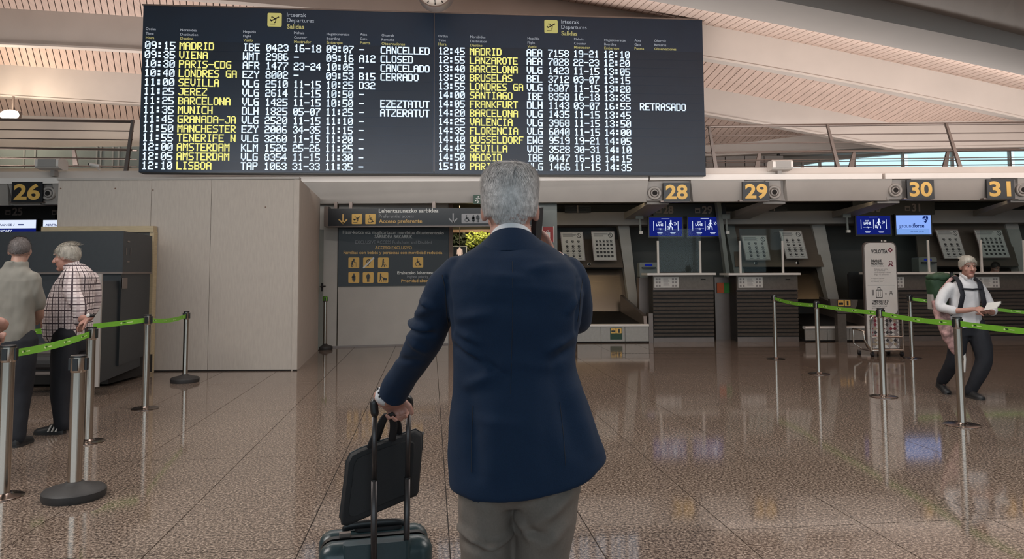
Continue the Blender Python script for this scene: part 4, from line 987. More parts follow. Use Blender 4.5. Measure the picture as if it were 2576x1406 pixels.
for (u, v, kd) in ((890, 661, 'cane'), (927, 661, 'ear'), (964, 661, 'blind'), (1051, 660, 'wheel'), (890, 698, 'woman'), (926, 698, 'man'), (963, 698, 'pram')):
    s, z = AP.hit(u, v); r = .108
    sq = build('pictogram', MB().rrect(AP, s-r, z-r, s+r, z+r, .02, .034, .003), M['yel'], sg); build('symbol', icon(MB(), AP, s, z, .19, kd, .038), M['blk'], sq)
    if kd == 'ear':
        build('strike_bar', MB().stroke(AP, [(s-.1, z-.1), (s+.1, z+.1)], .03, .042), M['wht_t'], sq)
# overhead sign
OY = FY+.02
op = PL((0, OY-.25, 0), (1, 0, 0), (0, -1, 0))
s0, q0 = op.hit(819, 569); s1, q1 = op.hit(1345, 522); 
oh = thing('overhead_sign', 'long dark overhead sign reading preferential access, above the wall sign', 'sign', op.pt(s0, q0))
build('box', MB().rect(op, s0, q0, s1, q1, 0, .2), M['sign'], oh)
build('bottom_rail', MB().rect(op, s0, q0-.02, s1, q0, .005, .2), M['rail'], oh)
build('end_cap', MB().rect(op, s0-.03, q0, s0+.05, q1+.04, .01, .23), M['rail'], oh)
for u in (842, 880, 1090): 
    p = op.hit(u, 518); build('hanger', MB().box((p[0]-.03, OY-.17, q1), (p[0]+.03, OY-.11, zb+.02)), M['rail'], oh)
w1, w2, w3 = MB(), MB(), MB()
w1.textpx(op, 953, 535, 1103, 'Lehentasunezko sarbidea', 9.5, .02); w2.textpx(op, 953, 548, 1041, 'Preferential access', 8.5, 0); w3.textpx(op, 953, 561, 1062, 'Acceso preferente', 9.5, .02)
s, z = op.hit(863, 551); icon(w3, op, s, z, .2, 'down', .006); s, z = op.hit(1140, 549); w4 = icon(MB(), op, s, z, .2, 'down', .006)
build('lettering', w1, M['wht_t'], oh); build('lettering', w2, M['gry_t'], oh); build('lettering', w3, M['yel_t'], oh); build('arrow', w4, M['gry_t'], oh)
for (u, v, kd) in ((898, 551, 'plane'), (932, 551, 'wheel')):
    s, z = op.hit(u, v); sq = build('pictogram', MB().rrect(op, s-.1, z-.1, s+.1, z+.1, .015, .006, .004), M['yel'], oh); build('symbol', icon(MB(), op, s, z, .18, kd, .010), M['blk'], sq)
s0, z0 = op.hit(1161, 562); s1, z1 = op.hit(1262, 537)
sq = build('pictogram', MB().rrect(op, s0, z0, s1, z1, .02, .006, .004), M['gry_t'], oh); mb = MB(); zc_ = (z0+z1)/2
icon(mb, op, op.hit(1175, 549)[0], zc_, .16, 'wheel', .010); icon(mb, op, op.hit(1191, 549)[0], zc_, .16, 'woman', .010); icon(mb, op, op.hit(1202, 549)[0], zc_, .16, 'man', .010); build('symbol', mb, M['sign'], sq)
# exit sign
ep = yplane(FY-.2); s0, z0 = ep.hit(1191, 513); s1, z1 = ep.hit(1230, 490)
es = thing('exit_sign', 'green running figure exit sign beside the head of the man in navy', 'sign', ep.pt(s0, z0)); build('panel', MB().rect(ep, s0, z0, s1, z1, 0, .04), M['exitg'], es)
build('running_figure', icon(MB(), ep, ep.hit(1202, 502)[0], (z0+z1)/2, .15, 'exit', .004), M['wht_t'], es)
# fire extinguisher sign right of the head
ep = yplane(FY+.3); s0, z0 = ep.hit(1364, 609); s1, z1 = ep.hit(1393, 570)
es = thing('extinguisher_sign', 'red fire extinguisher sign just right of the raised hand', 'sign', ep.pt(s0, z0)); build('panel', MB().rect(ep, s0, z0, s1, z1, 0, .02), M['redp'], es)
build('extinguisher_symbol', icon(MB(), ep, ep.hit(1380, 586)[0], ep.hit(1380, 588)[1], .2, 'ext', .004), M['wht_t'], es)
mb = MB(); mb.rect(ep, s0, z0-.01, s0+.01, z1+.01, .003, .002); mb.rect(ep, s1-.01, z0-.01, s1, z1+.01, .003, .002); build('rim', mb, M['wht_t'], es)
struct('trim_17', None, MB().box((ep.hit(1350, 600)[0], FY+.32, 0), (ep.hit(1402, 600)[0], FY+.6, zcl)), M['doorm'])
# washroom alcove with plants
x0 = P(1139, 700, 16.6).x; x1 = P(1352, 700, 16.6).x
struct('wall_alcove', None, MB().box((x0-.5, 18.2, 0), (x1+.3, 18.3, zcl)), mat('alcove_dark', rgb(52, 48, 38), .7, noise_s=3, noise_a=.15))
gw = thing('plant_wall', 'lit hanging green foliage over the washroom entrance, left of the man', 'plants', (x0+.4, 17.6, P(1170, 700, 17.6).z))
build('planter_rail', MB().box((x0-.1, 17.55, P(1170, 585, 17.6).z), (x1, 17.9, P(1170, 578, 17.6).z)), M['brown'], gw)
rr = random.Random(5)
def leafmb(mb, c, L, w_, d, up):
    d = d.normalized(); sd = d.cross(up).normalized()*w_; nn = up*.02
    mb.add([c, c+d*L*.35+sd, c+d*L, c+d*L*.35-sd, c+d*L*.4+up*L*.12], [(0, 1, 4), (1, 2, 4), (2, 3, 4), (3, 0, 4)])
def leafset(n, u0, u1, v0, v1, sz, y0=17.35, y1=17.7):
    mb = MB()
    for _ in range(n):
        c = P(rr.uniform(u0, u1), rr.triangular(v0, v1, v0+(v1-v0)*.25), rr.uniform(y0, y1))
        leafmb(mb, c, rr.uniform(.6, 1.2)*sz, sz*.32, V((rr.uniform(-1, 1), rr.uniform(-.8, .1), rr.uniform(-1, .3))), V((rr.uniform(-.4, .4), -1, rr.uniform(0, .6))).normalized())
    return mb
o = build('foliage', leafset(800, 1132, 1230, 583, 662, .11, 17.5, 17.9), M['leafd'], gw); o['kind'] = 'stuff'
o = build('lit_foliage', leafset(230, 1172, 1234, 581, 628, .075, 17.2, 17.6), mat('leaf_painted_lit', rgb(128, 138, 48), .5, noise_s=6, noise_a=.3), gw); o['kind'] = 'stuff'  # lamp light on these front leaves is put into their brighter yellow-green colour
for k in range(9):
    a = P(rr.uniform(1185, 1225), 600, 17.3); pts = [a+V((rr.uniform(-.05, .05), 0, -.12*i)) for i in range(6)]
    build('vine', MB().tube(pts, .008, 5), M['leaf'], gw)
lp = bpy.data.lights.new('plant_lamp', 'POINT'); lp.energy = 8; lp.color = (1, .85, .45); lp.shadow_soft_size = .08
o = bpy.data.objects.new('plant_lamp', lp); COL.objects.link(o); o.location = P(1200, 576, 16.9)
wp = yplane(17.1); s0, z0 = wp.hit(1138, 655); s1, z1 = wp.hit(1175, 618)
ws = thing('washroom_sign', 'framed pale standing man pictogram among the plants', 'sign', wp.pt(s0, z0))
build('plate', MB().rrect(wp, s0, z0, s1, z1, .03, 0, .02), M['sign'], ws)
mb = MB(); q = [(s0+.01, z0+.01), (s1-.01, z0+.01), (s1-.01, z1-.01), (s0+.01, z1-.01), (s0+.01, z0+.01)]; mb.stroke(wp, q, .016, .003); build('border', mb, M['wht_t'], ws)
build('man_symbol', icon(MB(), wp, (s0+s1)/2, (z0+z1)/2, .3, 'man', .004), emitm('lit_symbol', rgb(240, 205, 180), .9), ws)
build('hanger', MB().tube([wp.pt((s0+s1)/2, z1), wp.pt((s0+s1)/2, zcl)], .01, 6, rnd=False), M['rail'], ws)

# ================================================================ HOARDING (left), service door
HY = G(700, 933).y
z_h = P(600, 451, HY).z; hx0 = P(138, 700, HY).x; hx1 = P(750, 700, HY).x
hd = struct('wall_left_hoarding', (hx0, HY, 0))
seams = [hx0] + [P(u, 700, HY).x for u in (375, 527)] + [hx1]
for a, b in zip(seams, seams[1:]): build('board', MB().box((a+.003, HY, .02), (b-.003, HY+.08, z_h)), M['hoard'], hd)
hxb = G(803, 880); 
e0 = V((hx1, HY+.0, 0)); e1 = V((P(803, 700, hxb.y).x, hxb.y, 0)); dd = (e1-e0).normalized(); nn = V((dd.y, -dd.x, 0))*.08
build('board', MB().hexa([e0, e1, e1-nn, e0-nn, e0+V((0, 0, z_h)), e1+V((0, 0, z_h)), e1-nn+V((0, 0, z_h)), e0-nn+V((0, 0, z_h))]), M['hoard'], hd)
build('foot_strip', MB().box((hx0, HY-.01, 0), (hx1, HY+.02, .02)), M['dark'], hd)
build('cap_strip', MB().box((hx0-.02, HY-.015, z_h), (hx1, HY+.09, z_h+.03)), M['fascia'], hd)
for u, v in ((153, 474), (290, 474), (385, 478), (668, 521)):
    a = P(u, v, HY); build('screw_head', lathe_y(a, [(.012, 0), (.012, -.004), (.001, -.005)], 8), M['brown'], hd)
# timber frame standing in front of the hoarding
a = P(388, 590, HY-.12); tf = thing('timber_frame', 'pale timber rail and post fixed around the dark machine', 'timber frame', (a.x, HY-.12, 0))
z1 = P(300, 569, HY-.12).z; z0 = P(300, 584, HY-.12).z
build('top_rail', MB().box((P(120, 570, HY).x, HY-.16, z0), (a.x, HY-.02, z1)), M['timber'], tf)
build('post', MB().box((P(375, 700, HY-.12).x, HY-.14, 0), (P(386, 700, HY-.12).x, HY-.02, z0)), M['timber'], tf)
# service door
d0 = G(798, 884); Yd = 14.6; xa0 = P(801, 700, Yd).x; xa1 = P(815, 700, Yd+.3).x
dr = struct('door_1', (xa0, Yd, 0)); zd = P(808, 576, Yd).z
build('leaf', MB().hexa([(xa0-.25, Yd-.2, 0.01), (xa1, Yd+.25, .01), (xa1-.03, Yd+.29, .01), (xa0-.28, Yd-.16, .01), (xa0-.25, Yd-.2, zd), (xa1, Yd+.25, zd), (xa1-.03, Yd+.29, zd), (xa0-.28, Yd-.16, zd)]), M['doorm'], dr)
hdl = build('door_handle', MB().tube([P(806, 721, Yd), P(807, 721, Yd-.07), P(818, 720, Yd-.07)], .014, 8), M['blk'], dr)
build('escutcheon', MB().box((P(811, 715, Yd).x-.02, Yd-.03, P(811, 733, Yd).z), (P(811, 715, Yd).x+.02, Yd-.0, P(811, 712, Yd).z)), M['blk'], dr)

# ================================================================ DARK MACHINE at left
b0 = G(237, 998); b1 = G(358, 940)
mc = thing('screening_machine', 'large charcoal baggage screening cabinet in front of the pale hoarding', 'machine', ((b0.x-1.2), b0.y, 0))
zt1 = P(289, 581, 9.95).z; zl1 = P(200, 687, 9.95).z; xr = lambda y: b0.x+(b1.x-b0.x)*(y-b0.y)/(b1.y-b0.y)
xl = P(-260, 700, 9.9).x
yu = 9.95; yb = b1.y-.1
def prism(y0, y1, z0, z1, x0=xl, o=0): return MB().hexa([(x0, y0, z0), (xr(y0)+o, y0, z0), (xr(y1)+o, y1, z0), (x0, y1, z0), (x0, y0, z1), (xr(y0)+o, y0, z1), (xr(y1)+o, y1, z1), (x0, y1, z1)])
build('hood', prism(yu, yb, zl1, zt1, o=.12), M['mach'], mc)
build('lower_body', prism(yu+.02, yb, .30, zl1, o=.10), M['mach'], mc)
build('lid_seam', prism(yu-.02, yb, zl1-.012, zl1+.012, o=.125), M['rail'], mc)
build('side_skirt', MB().hexa([(xr(b0.y)-.02, b0.y, .17), (xr(b0.y)+.06, b0.y, .17), (xr(yb)+.1, yb, .17), (xr(yb)-.0, yb, .17), (xr(b0.y)-.02, b0.y, zl1-.1), (xr(b0.y)+.06, b0.y, zl1-.1), (xr(yb)+.1, yb, zl1-.1), (xr(yb), yb, zl1-.1)]), M['mach'], mc)
build('corner_post', MB().box((xr(b0.y)-.05, b0.y-.03, .12), (xr(b0.y)+.06, b0.y, zl1-.01)), M['rib_grey'], mc)
build('corner_post', MB().box((xr(b0.y)-.17, b0.y+.0, .12), (xr(b0.y)-.05, b0.y+.03, zl1-.01)), M['rail'], mc)
build('base_frame', MB().box((xl, yu+.2, .04), (xr(b0.y)-.25, yb, .30)), M['dark'], mc)
xx = P(58, 950, b0.y).x; xy = P(130, 950, b0.y).x
build('roller', MB().tube([(xx, b0.y+.1, .42), (xy, b0.y+.1, .42)], .10, 14, rnd=False), M['rubber'], mc); build('roller_cover', MB().box((xx, b0.y+.12, .45), (xy, b0.y+.4, .62)), M['rail'], mc); build('roller_tray', MB().box((xx-.2, b0.y, .27), (xy+.1, b0.y+.4, .30)), M['rail'], mc)
build('tray_leg', MB().box((xy+.02, b0.y+.02, 0), (xy+.08, b0.y+.08, .27)), M['rail'], mc)
mp = PL((xr(b0.y)+.065, b0.y, 0), V((b1.x-b0.x, b1.y-b0.y, 0)), V((b1.y-b0.y, -(b1.x-b0.x), 0)))
mb = MB()
for f in (.38, .66, .9): s = f*(b1-b0).length; mb.rect(mp, s-.04, .22, s+.04, .30, .01, .01)
build('white_plates', mb, M['white'], mc)
mq = PL((xr(yu)+.12, yu, 0), V((b1.x-b0.x, b1.y-b0.y, 0)), V((b1.y-b0.y, -(b1.x-b0.x), 0)))
mb = MB()
for (s, z, ww, hh) in ((.22, 1.93, .1, .02), (.22, 1.66, .1, .02), (.13, 1.80, .012, .1), (.33, 1.80, .012, .1)): mb.rect(mq, s-ww/2, z-hh/2, s+ww/2, z+hh/2, .01, .01)
build('handle_recess', mb, M['rail'], mc)
build('instruction_plate', MB().rect(yplane(b0.y-.02), P(243, 700, b0.y).x-.14, P(0, 700, b0.y).z-.04, P(243, 700, b0.y).x-.01, P(0, 688, b0.y).z-.02, .02, .01), M['paper'], mc)
build('notice_plate', MB().rect(mq, .0, P(280, 726, 10).z, .2, P(280, 699, 10).z, .01, .01), M['rail'], mc)
# ================================================================ STANCHIONS AND BELTS
POST = {}
def stanchion(key, u, v, vtop, label, rr_=.036, base='disc', br=.16, flat=False, cassette='blk'):
    g_ = G(u, v); h = P(u, vtop, g_.y).z
    t = thing('barrier_post', label, 'barrier post', g_, 'retractable belt barrier posts')
    if base == 'disc': build('base', MB().lathe(g_, [(br, 0), (br, .006), (br*.9, .012), (rr_*1.6, .018), (rr_*1.2, .03)], 36), M['pole_base'], t, True, sharp=30)
    else:
        build('base', MB().lathe(g_, [(br*.97, 0), (br, .02), (br, .05), (br*.93, .065), (br*.5, .085), (rr_*1.5, .1), (rr_*1.2, .11)], 40), M['rubber'], t, True, sharp=35)
    build('pole', MB().lathe(g_, [(rr_, .02), (rr_, h-.11)], 24), M['pole'], t, True, sharp=40)
    hd_ = build('head', MB().lathe(g_, [(rr_*1.05, h-.115), (rr_*1.1, h-.11), (rr_*1.1, h-.02), (rr_*1.1, h-.012)], 24), M['pole'], t, True, sharp=30)
    build('cap', MB().lathe(g_, [(rr_*1.14, h-.014), (rr_*1.14, h-.003), (rr_*1.0, h), (.001, h)], 24), M['blk'], hd_, True, sharp=30)
    for q in (.15, PI*.5+.15, PI+.15, PI*1.5+.15):
        c = g_+V((math.cos(q)*rr_*1.05, math.sin(q)*rr_*1.05, 0)); d = V((-math.sin(q), math.cos(q), 0))*.016; e = V((math.cos(q), math.sin(q), 0))*.012
        build('belt_slot', MB().hexa([c-d-e+V((0, 0, h-.10)), c-d+e+V((0, 0, h-.10)), c+d+e+V((0, 0, h-.10)), c+d-e+V((0, 0, h-.10)), c-d-e+V((0, 0, h-.02)), c-d+e+V((0, 0, h-.02)), c+d+e+V((0, 0, h-.02)), c+d-e+V((0, 0, h-.02))]), M['blk'], hd_)
    POST[key] = (t, g_, h, rr_); return t
def belt(a, b, sag=.01, ha=None, hb=None, tw=0, ink=(.3, .6)):
    ta, pa, h1, ra_ = POST[a]; tb, pb, h2, rb2_ = POST[b]; z1 = (ha or h1-.035); z2 = (hb or h2-.035); W = .052
    d = V((pb.x-pa.x, pb.y-pa.y, 0)); L = d.length; d.normalize(); n = V((d.y, -d.x, 0))
    if n.dot(V((pa.x+pb.x, pa.y+pb.y, 0))) > 0: n = -n
    def pt(s, w_, o): 
        f = s/L; z = z1+(z2-z1)*f - sag*4*f*(1-f); return V((pa.x, pa.y, 0))+d*s+V((0, 0, z-w_))+n*(o+tw*math.sin(PI*f)*(w_-W/2))
    N = 16; s0 = ra_; s1 = L-rb2_; rings = []
    for i in range(N+1):
        s = s0+(s1-s0)*i/N; rings.append([pt(s, 0, .001), pt(s, W, .001), pt(s, W, -.001), pt(s, 0, -.001)])
    o = build('belt', MB().loft(rings), M['belt'], ta)
    w_, k_ = MB(), MB(); n_ = max(1, int(L/.42)); sg_ = 1 if pb.x/pb.y > pa.x/pa.y else -1
    for i in range(n_):
        c = s0+(s1-s0)*(i+.5)/n_
        def Q(ds, dw, off=.0025): return pt(c+ds*sg_, W*.5+dw, off)
        w_.add([Q(-.035, 0), Q(-.012, -.012), Q(-.012, .012)], [(0, 1, 2)]); w_.add([Q(-.012, -.003), Q(.0, -.003), Q(.0, .003), Q(-.012, .003)], [(0, 1, 2, 3)])
        k_.add([Q(-.008, -.009), Q(.03, -.009), Q(.03, .002), Q(-.008, .002)], [(0, 1, 2, 3)])
        w_.add([Q(.045, -.004), Q(.11, -.004), Q(.11, .004), Q(.045, .004)], [(0, 1, 2, 3)])
    build('belt_print', w_, M['beltink'], o); build('belt_print', k_, M['beltdk'], o)
    build('belt_clip', MB().hexa([pt(s1-.03, W+.008, -.006), pt(s1, W+.008, -.006), pt(s1, W+.008, .006), pt(s1-.03, W+.008, .006), pt(s1-.03, -.008, -.006), pt(s1, -.008, -.006), pt(s1, -.008, .006), pt(s1-.03, -.008, .006)]), M['blk'], o)
stanchion('R1', 1952, 903, 741, 'steel barrier post in front of counter 29, first of the right hand row', .032, br=.15)
stanchion('R2', 2060, 941, 757, 'steel barrier post in front of the scale display, second of the right hand row', .032, br=.15)
stanchion('R3', 2223, 998, 775, 'steel barrier post in front of the white banner stand', .035, br=.155)
stanchion('R4', 2420, 1069, 797, 'steel barrier post in front of the walking person with the backpack', .036, br=.165)
stanchion('R5', 2295, 901, 742, 'steel barrier post behind the banner stand, between it and the walking person', .032, br=.15)
stanchion('R6', 2700, 1160, 822, 'steel barrier post beyond the right edge of the frame', .036, br=.16)
stanchion('R7', 2760, 920, 790, 'rear steel barrier post beyond the right edge of the frame', .034, br=.16)
stanchion('L1', 465, 961, 783, 'steel barrier post with a black rubber base, by the pale hoarding', .034, 'rubber', .19)
stanchion('L2', 365, 1028, 791, 'steel barrier post with a disc base, beside the dark machine corner', .036, br=.145)
stanchion('L3', 221, 1112, 822, 'steel barrier post under the hand of the man in the checked shirt', .038, br=.14)
stanchion('L4', 6, 1250, 868, 'steel barrier post at the far left edge, beside the clenched hand', .044, br=.13)
stanchion('L5', 186, 1252, 893, 'beltless steel barrier post with a thick black rubber base, in the left foreground', .044, 'rubber', .195)
stanchion('L6', -190, 1120, 835, 'steel barrier post beyond the left edge of the frame', .036, br=.14)
stanchion('D1', 817, 879, 745, 'steel barrier post with a green top, by the service door', .034, 'rubber', .15)
belt('R1', 'R2', .03); belt('R2', 'R3', .01); belt('R3', 'R4', .02); belt('R4', 'R6', .01); belt('R5', 'R7', .03)
belt('L1', 'L2', .035); belt('L2', 'L6', .02); belt('L3', 'L4', .02, tw=.25)
t, g_, h, r_ = POST['D1']; build('belt_cassette', MB().lathe(g_, [(r_*1.25, h-.09), (r_*1.25, h-.01)], 20), M['belt'], t)
build('belt_stub', MB().box((g_.x-.16, g_.y-.002, h-.085), (g_.x-.03, g_.y+.002, h-.03)), M['belt'], t)

# ================================================================ BANNER STAND with baggage gauge
b = G(2222, 893); k = b.y; Yb = b.y
pl = yplane(Yb); s0 = pl.hit(2179, 750)[0]; s1 = pl.hit(2257, 750)[0]; ztop = pl.hit(2218, 611)[1]
bs = thing('banner_stand', 'tall white rounded banner stand with luggage rules and a checked lower panel', 'banner stand', (b.x, Yb, 0))
build('frame', MB().rrect(pl, s0-.02, .09, s1+.02, ztop+.02, .1, .0, .06), M['rail'], bs)
pz = pl.hit(2218, 791)[1]
pn = build('upper_panel', MB().rrect(pl, s0, pz, s1, ztop, .09, .006, .01), M['white'], bs)
W = s1-s0; nC = 9; c_ = W/nC; hh = pz-.12
tiles = {'mt': MB(), 'bk': MB(), 'tn': MB(), 'gy': MB()}
lp_ = build('lower_panel', MB().rect(pl, s0, .12, s1, pz, .006, .01), M['white'], bs)
rr = random.Random(3); q = W/8
for i in range(-1, 17):
    for j in range(-1, int(hh/q*2)+2):
        if (i+j) % 2: continue
        cx = s0+i*q/2; cz = .12+j*q/2; key = rr.choice(['mt', 'mt', 'gy', 'tn', 'bk']) if i % 2 == 0 else 'gy'
        if j < 6 and key == 'mt': key = 'tn'
        pts = [(cx-q/2, cz), (cx, cz-q/2), (cx+q/2, cz), (cx, cz+q/2)]
        if (i//2+j) % 2 == 0 or i % 2 == 0:
            if all(s0-.001 <= x <= s1+.001 and .119 <= z <= pz+.001 for x, z in pts): tiles[key].add([pl.pt(x, z, .009) for x, z in pts], [(0, 1, 2, 3)])
for key, col in (('mt', (130, 52, 62)), ('bk', (62, 58, 58)), ('tn', (168, 150, 128)), ('gy', (150, 140, 138))):
    build('check_print', tiles[key], mat('check_'+key, rgb(*col), .6, noise_s=8, noise_a=.03), lp_)
w1, w2, w3 = MB(), MB(), MB()
w1.textpx(pl, 2191, 637, 2232, 'VOLOTEA', 9, .035, .009)
cx, cz = pl.hit(2239, 629); w3.add([pl.pt(cx+x, cz+z, .010) for x, z in ((-.045, 0), (0, -.045), (.045, 0), (0, .045))], [(0, 1, 2, 3)]); build('logo', w3, M['maroon'], pn)
build('logo_centre', MB().add([pl.pt(cx+x, cz+z, .012) for x, z in ((-.018, 0), (0, -.018), (.018, 0), (0, .018))], [(0, 1, 2, 3)]), M['white'], pn)
for (u0, v, u1, s_, h_, m_, bo) in ((2191, 659, 2217, 'EMBARQUE', 5.5, w1, .04), (2191, 666, 2221, 'PRIORITARIO', 5.5, w1, .04), (2191, 671, 2222, 'PRIORITY BOARDING', 3.2, w2, 0), (2199, 678, 2232, 'Embarque por puerta', 2.6, w2, 0), (2199, 682, 2226, 'Fila preferente', 2.6, w2, 0), (2199, 687, 2241, 'Lleva equipaje a bordo', 2.6, w2, 0), (2199, 692, 2235, 'Elige tu asiento', 2.6, w2, 0),
        (2191, 701, 2224, 'Si viajas con equipaje', 2.6, w2, 0), (2191, 705, 2224, 'consulta condiciones', 2.6, w2, 0), (2191, 709, 2220, 'en nuestra web', 2.6, w2, 0),
        (2193, 760, 2235, 'COMPRUEBA QUE TU', 5.2, w1, .03), (2193, 766, 2233, 'MALETA CABE AQUÍ.', 5.2, w1, .03), (2193, 772, 2231, 'MAKE SURE YOUR', 3.6, w2, 0), (2193, 777, 2226, 'BAG FITS HERE', 3.6, w2, 0)):
    m_.textpx(pl, u0, v, u1, s_, h_, bo, .009)
s, z = pl.hit(2196, 742); w2.textpx(pl, 2193, 743, 2198, '1', 14, 0, .009); w2.textpx(pl, 2225, 742, 2231, 'x', 8, 0, .009)
s, z = pl.hit(2211, 736); icon(w1, pl, s, z, .21, 'case', .009); s, z = pl.hit(2241, 737); icon(w1, pl, s, z, .10, 'bust', .009)
s, z = pl.hit(2240, 661); w4 = MB(); w4.disc(pl, s, z, .035, .009, 12, .024); w4.stroke(pl, [(s-.04, z-.06), (s-.01, z-.02), (s+.04, z-.06)], .02, .009); build('mark', w4, M['maroon'], pn)
w2.rect(pl, s0+.03, pl.hit(2218, 718)[1], s1-.03, pl.hit(2218, 718)[1]+.003, .009, .001)
build('lettering', w1, M['ink'], pn); build('lettering', w2, M['ink2'], pn)
build('spigot', MB().tube([pl.pt((s0+s1)/2+.05, ztop, -.02), pl.pt((s0+s1)/2+.05, ztop+.045, -.02)], .012, 8), M['white'], bs)
def P3(u, v, Y): return P(u, v, Y)
yf = Yb-.28
lo, hi = pl.hit(2172, 893)[0], pl.hit(2276, 893)[0]
z_t = P(2218, 795, yf).z; z_m = P(2218, 848, yf).z
xf0 = P(2192, 850, yf).x; xf1 = P(2272, 850, yf).x
def loop(x0, x1, za, zb_, y, r=.02, rc=.07):
    pts = []
    for (cx, cz, st) in ((x1-rc, zb_-rc, 0), (x0+rc, zb_-rc, 1)):
        for k in range(5):
            q = (st+k/4)*PI/2; pts.append(V((cx+rc*math.cos(q), y, cz+rc*math.sin(q))))
    return [V((x1, y, za))]+pts+[V((x0, y, za))]
build('cage_loop', MB().tube(loop(xf0, xf1, .10, z_t, yf), .018, 8), M['pole'], bs, True)
build('cage_bar', MB().tube([(xf0, yf, z_m), (xf1, yf, z_m)], .015, 8), M['pole'], bs, True)
build('cage_bar', MB().tube([(xf0, yf, .11), (xf1, yf, .11)], .016, 8), M['pole'], bs, True)
build('cage_loop', MB().tube([V((xf0-.16, Yb+.05, z_m+.12)), V((xf0-.17, yf+.06, z_m+.12)), V((xf0-.12, yf+.01, z_m+.1)), V((xf0-.12, yf+.01, .3)), V((xf0-.02, yf, .12))], .016, 8), M['pole'], bs, True)
build('cage_bar', MB().tube([(xf0-.16, Yb+.05, z_m+.12), (xf0-.16, Yb+.05, .2), (xf0-.05, Yb, .12)], .015, 8), M['pole'], bs, True)
for z in (z_t-.06, z_m, .11):
    for x in (xf0, xf1): build('cage_bar', MB().tube([(x, yf, z), (x*.5+(s0+s1)/2*.5, Yb-.0, z)], .013, 8), M['pole'], bs, True)
build('cage_base', MB().box((xf0-.02, yf, .09), (xf1+.02, Yb+.1, .105)), M['rail'], bs)
for x, y in ((xf0+.02, yf+.03), (xf1-.02, yf+.03), (xf0-.08, Yb+.02), (xf1-.1, Yb+.06)):
    w_ = build('castor', MB().tube([(x-.018, y, .042), (x+.018, y, .042)], .042, 14, rnd=False), M['blk'], bs); build('castor_fork', MB().box((x-.024, y-.015, .045), (x+.024, y+.015, .095)), M['rail'], w_)

# ================================================================ PEOPLE
def ering(c, a, b, n=28, p=2.3):
    out = []
    for j in range(n):
        q = 2*PI*j/n; cs, sn = math.cos(q), math.sin(q)
        out.append(V(c)+V(a)*(abs(cs)**(2/p)*(1 if cs > 0 else -1))+V(b)*(abs(sn)**(2/p)*(1 if sn > 0 else -1)))
    return out
def torso(mb, rings, infl=0, n=28, p=2.3):  # rings (z,hw,hd,xo,yo)
    mb.loft([ering((xo, yo, z), (hw+infl, 0, 0), (0, hd+infl, 0), n, p) for z, hw, hd, xo, yo in rings]); return mb
def rotz(a): return Matrix.Rotation(a, 3, 'Z')
def head_parts(c, yaw, pitch, s=1.0, hair='short', tilt=0):
    """skin pieces, eyes, brows, lips, hair in local coords, face along +Y before yaw"""
    R = rotz(yaw) @ Matrix.Rotation(pitch, 3, 'X') @ Matrix.Rotation(tilt, 3, 'Y'); c = V(c)
    def T(p): return c + R @ (V(p)*s)
    sk = MB()
    sk.ell(T((0, -.012, .025)), (.075*s, .094*s, .095*s), R, 20, 14); sk.ell(T((0, .022, -.035)), (.061*s, .070*s, .082*s), R, 18, 12)
    sk.ell(T((0, .068, -.092)), (.030*s, .026*s, .024*s), R)
    sk.tube([T((0, .082, .022)), T((0, .102, -.005)), T((0, .115, -.026))], [.009*s, .012*s, .016*s], 10)
    for q in (-1, 1):
        sk.ell(T((.013*q, .094, -.030)), (.010*s, .010*s, .008*s), R, 8, 6)
        sk.ell(T((.034*q, .068, .036)), (.026*s, .018*s, .010*s), R, 10, 6); sk.ell(T((.042*q, .056, -.022)), (.024*s, .024*s, .024*s), R, 10, 8)
        ear = MB().ell((0, 0, 0), (.010*s, .019*s, .032*s), None, 12, 8)
        Re = R @ rotz(-.35*q)
        ear.v = [T((.078*q, -.012, -.002)) + Re @ p for p in ear.v]; sk.join(ear)
    sk.tube([T((0, -.02, -.06)), T((0, -.035, -.15))], [(.055*s, .058*s), (.058*s, .062*s)], 16)
    ew, ei, br, lp_ = MB(), MB(), MB(), MB()
    for q in (-1, 1):
        ew.ell(T((.030*q, .0735, .012)), (.0105*s, .009*s, .0048*s), R, 10, 8); ei.ell(T((.030*q, .0820, .012)), (.006*s, .004*s, .006*s), R, 8, 6)
        br.tube([T((.016*q, .092, .032)), T((.034*q, .090, .038)), T((.052*q, .076, .032))], [.004*s, .005*s, .003*s], 6)
    lp_.tube([T((-.024, .080, -.060)), T((-.01, .089, -.056)), T((0, .0905, -.058)), T((.01, .089, -.056)), T((.024, .080, -.060))], [.003*s, .006*s, .006*s, .006*s, .003*s], 8)
    return sk, ew, ei, br, lp_, T, R
def hair_cap(T, R, s, front=.05, low=-.075, th=.012, seed=1, amp=.006, side=.0):
    rr = random.Random(seed); mb = MB(); m, n = 26, 40; rings = []
    for i in range(m+1):
        rr_ = []
        for j in range(n):
            ph = 2*PI*j/n; dirx, diry = math.cos(ph), math.sin(ph)
            fr = max(0, diry)  # front
            ang_max = 2.25 - 1.25*fr**1.3 - .35*(abs(dirx)**4)*(1-side)
            th_ = .02 + (ang_max-.02)*i/m
            r = V((math.sin(th_)*dirx, math.sin(th_)*diry, math.cos(th_)))
            q = V((r.x*(.075+th), -.012+r.y*(.094+th), .025+r.z*(.095+th)))
            nz = noise.fractal(q*34+V((seed*7, 0, 0)), .8, 2, 4)
            if i == m: k = .86
            else: k = 1+nz*amp*9
            rr_.append(T(V((q.x*k, -.012+(q.y+.012)*k, .025+(q.z-.025)*k))))
        rings.append(rr_)
    return mb.loft(rings)
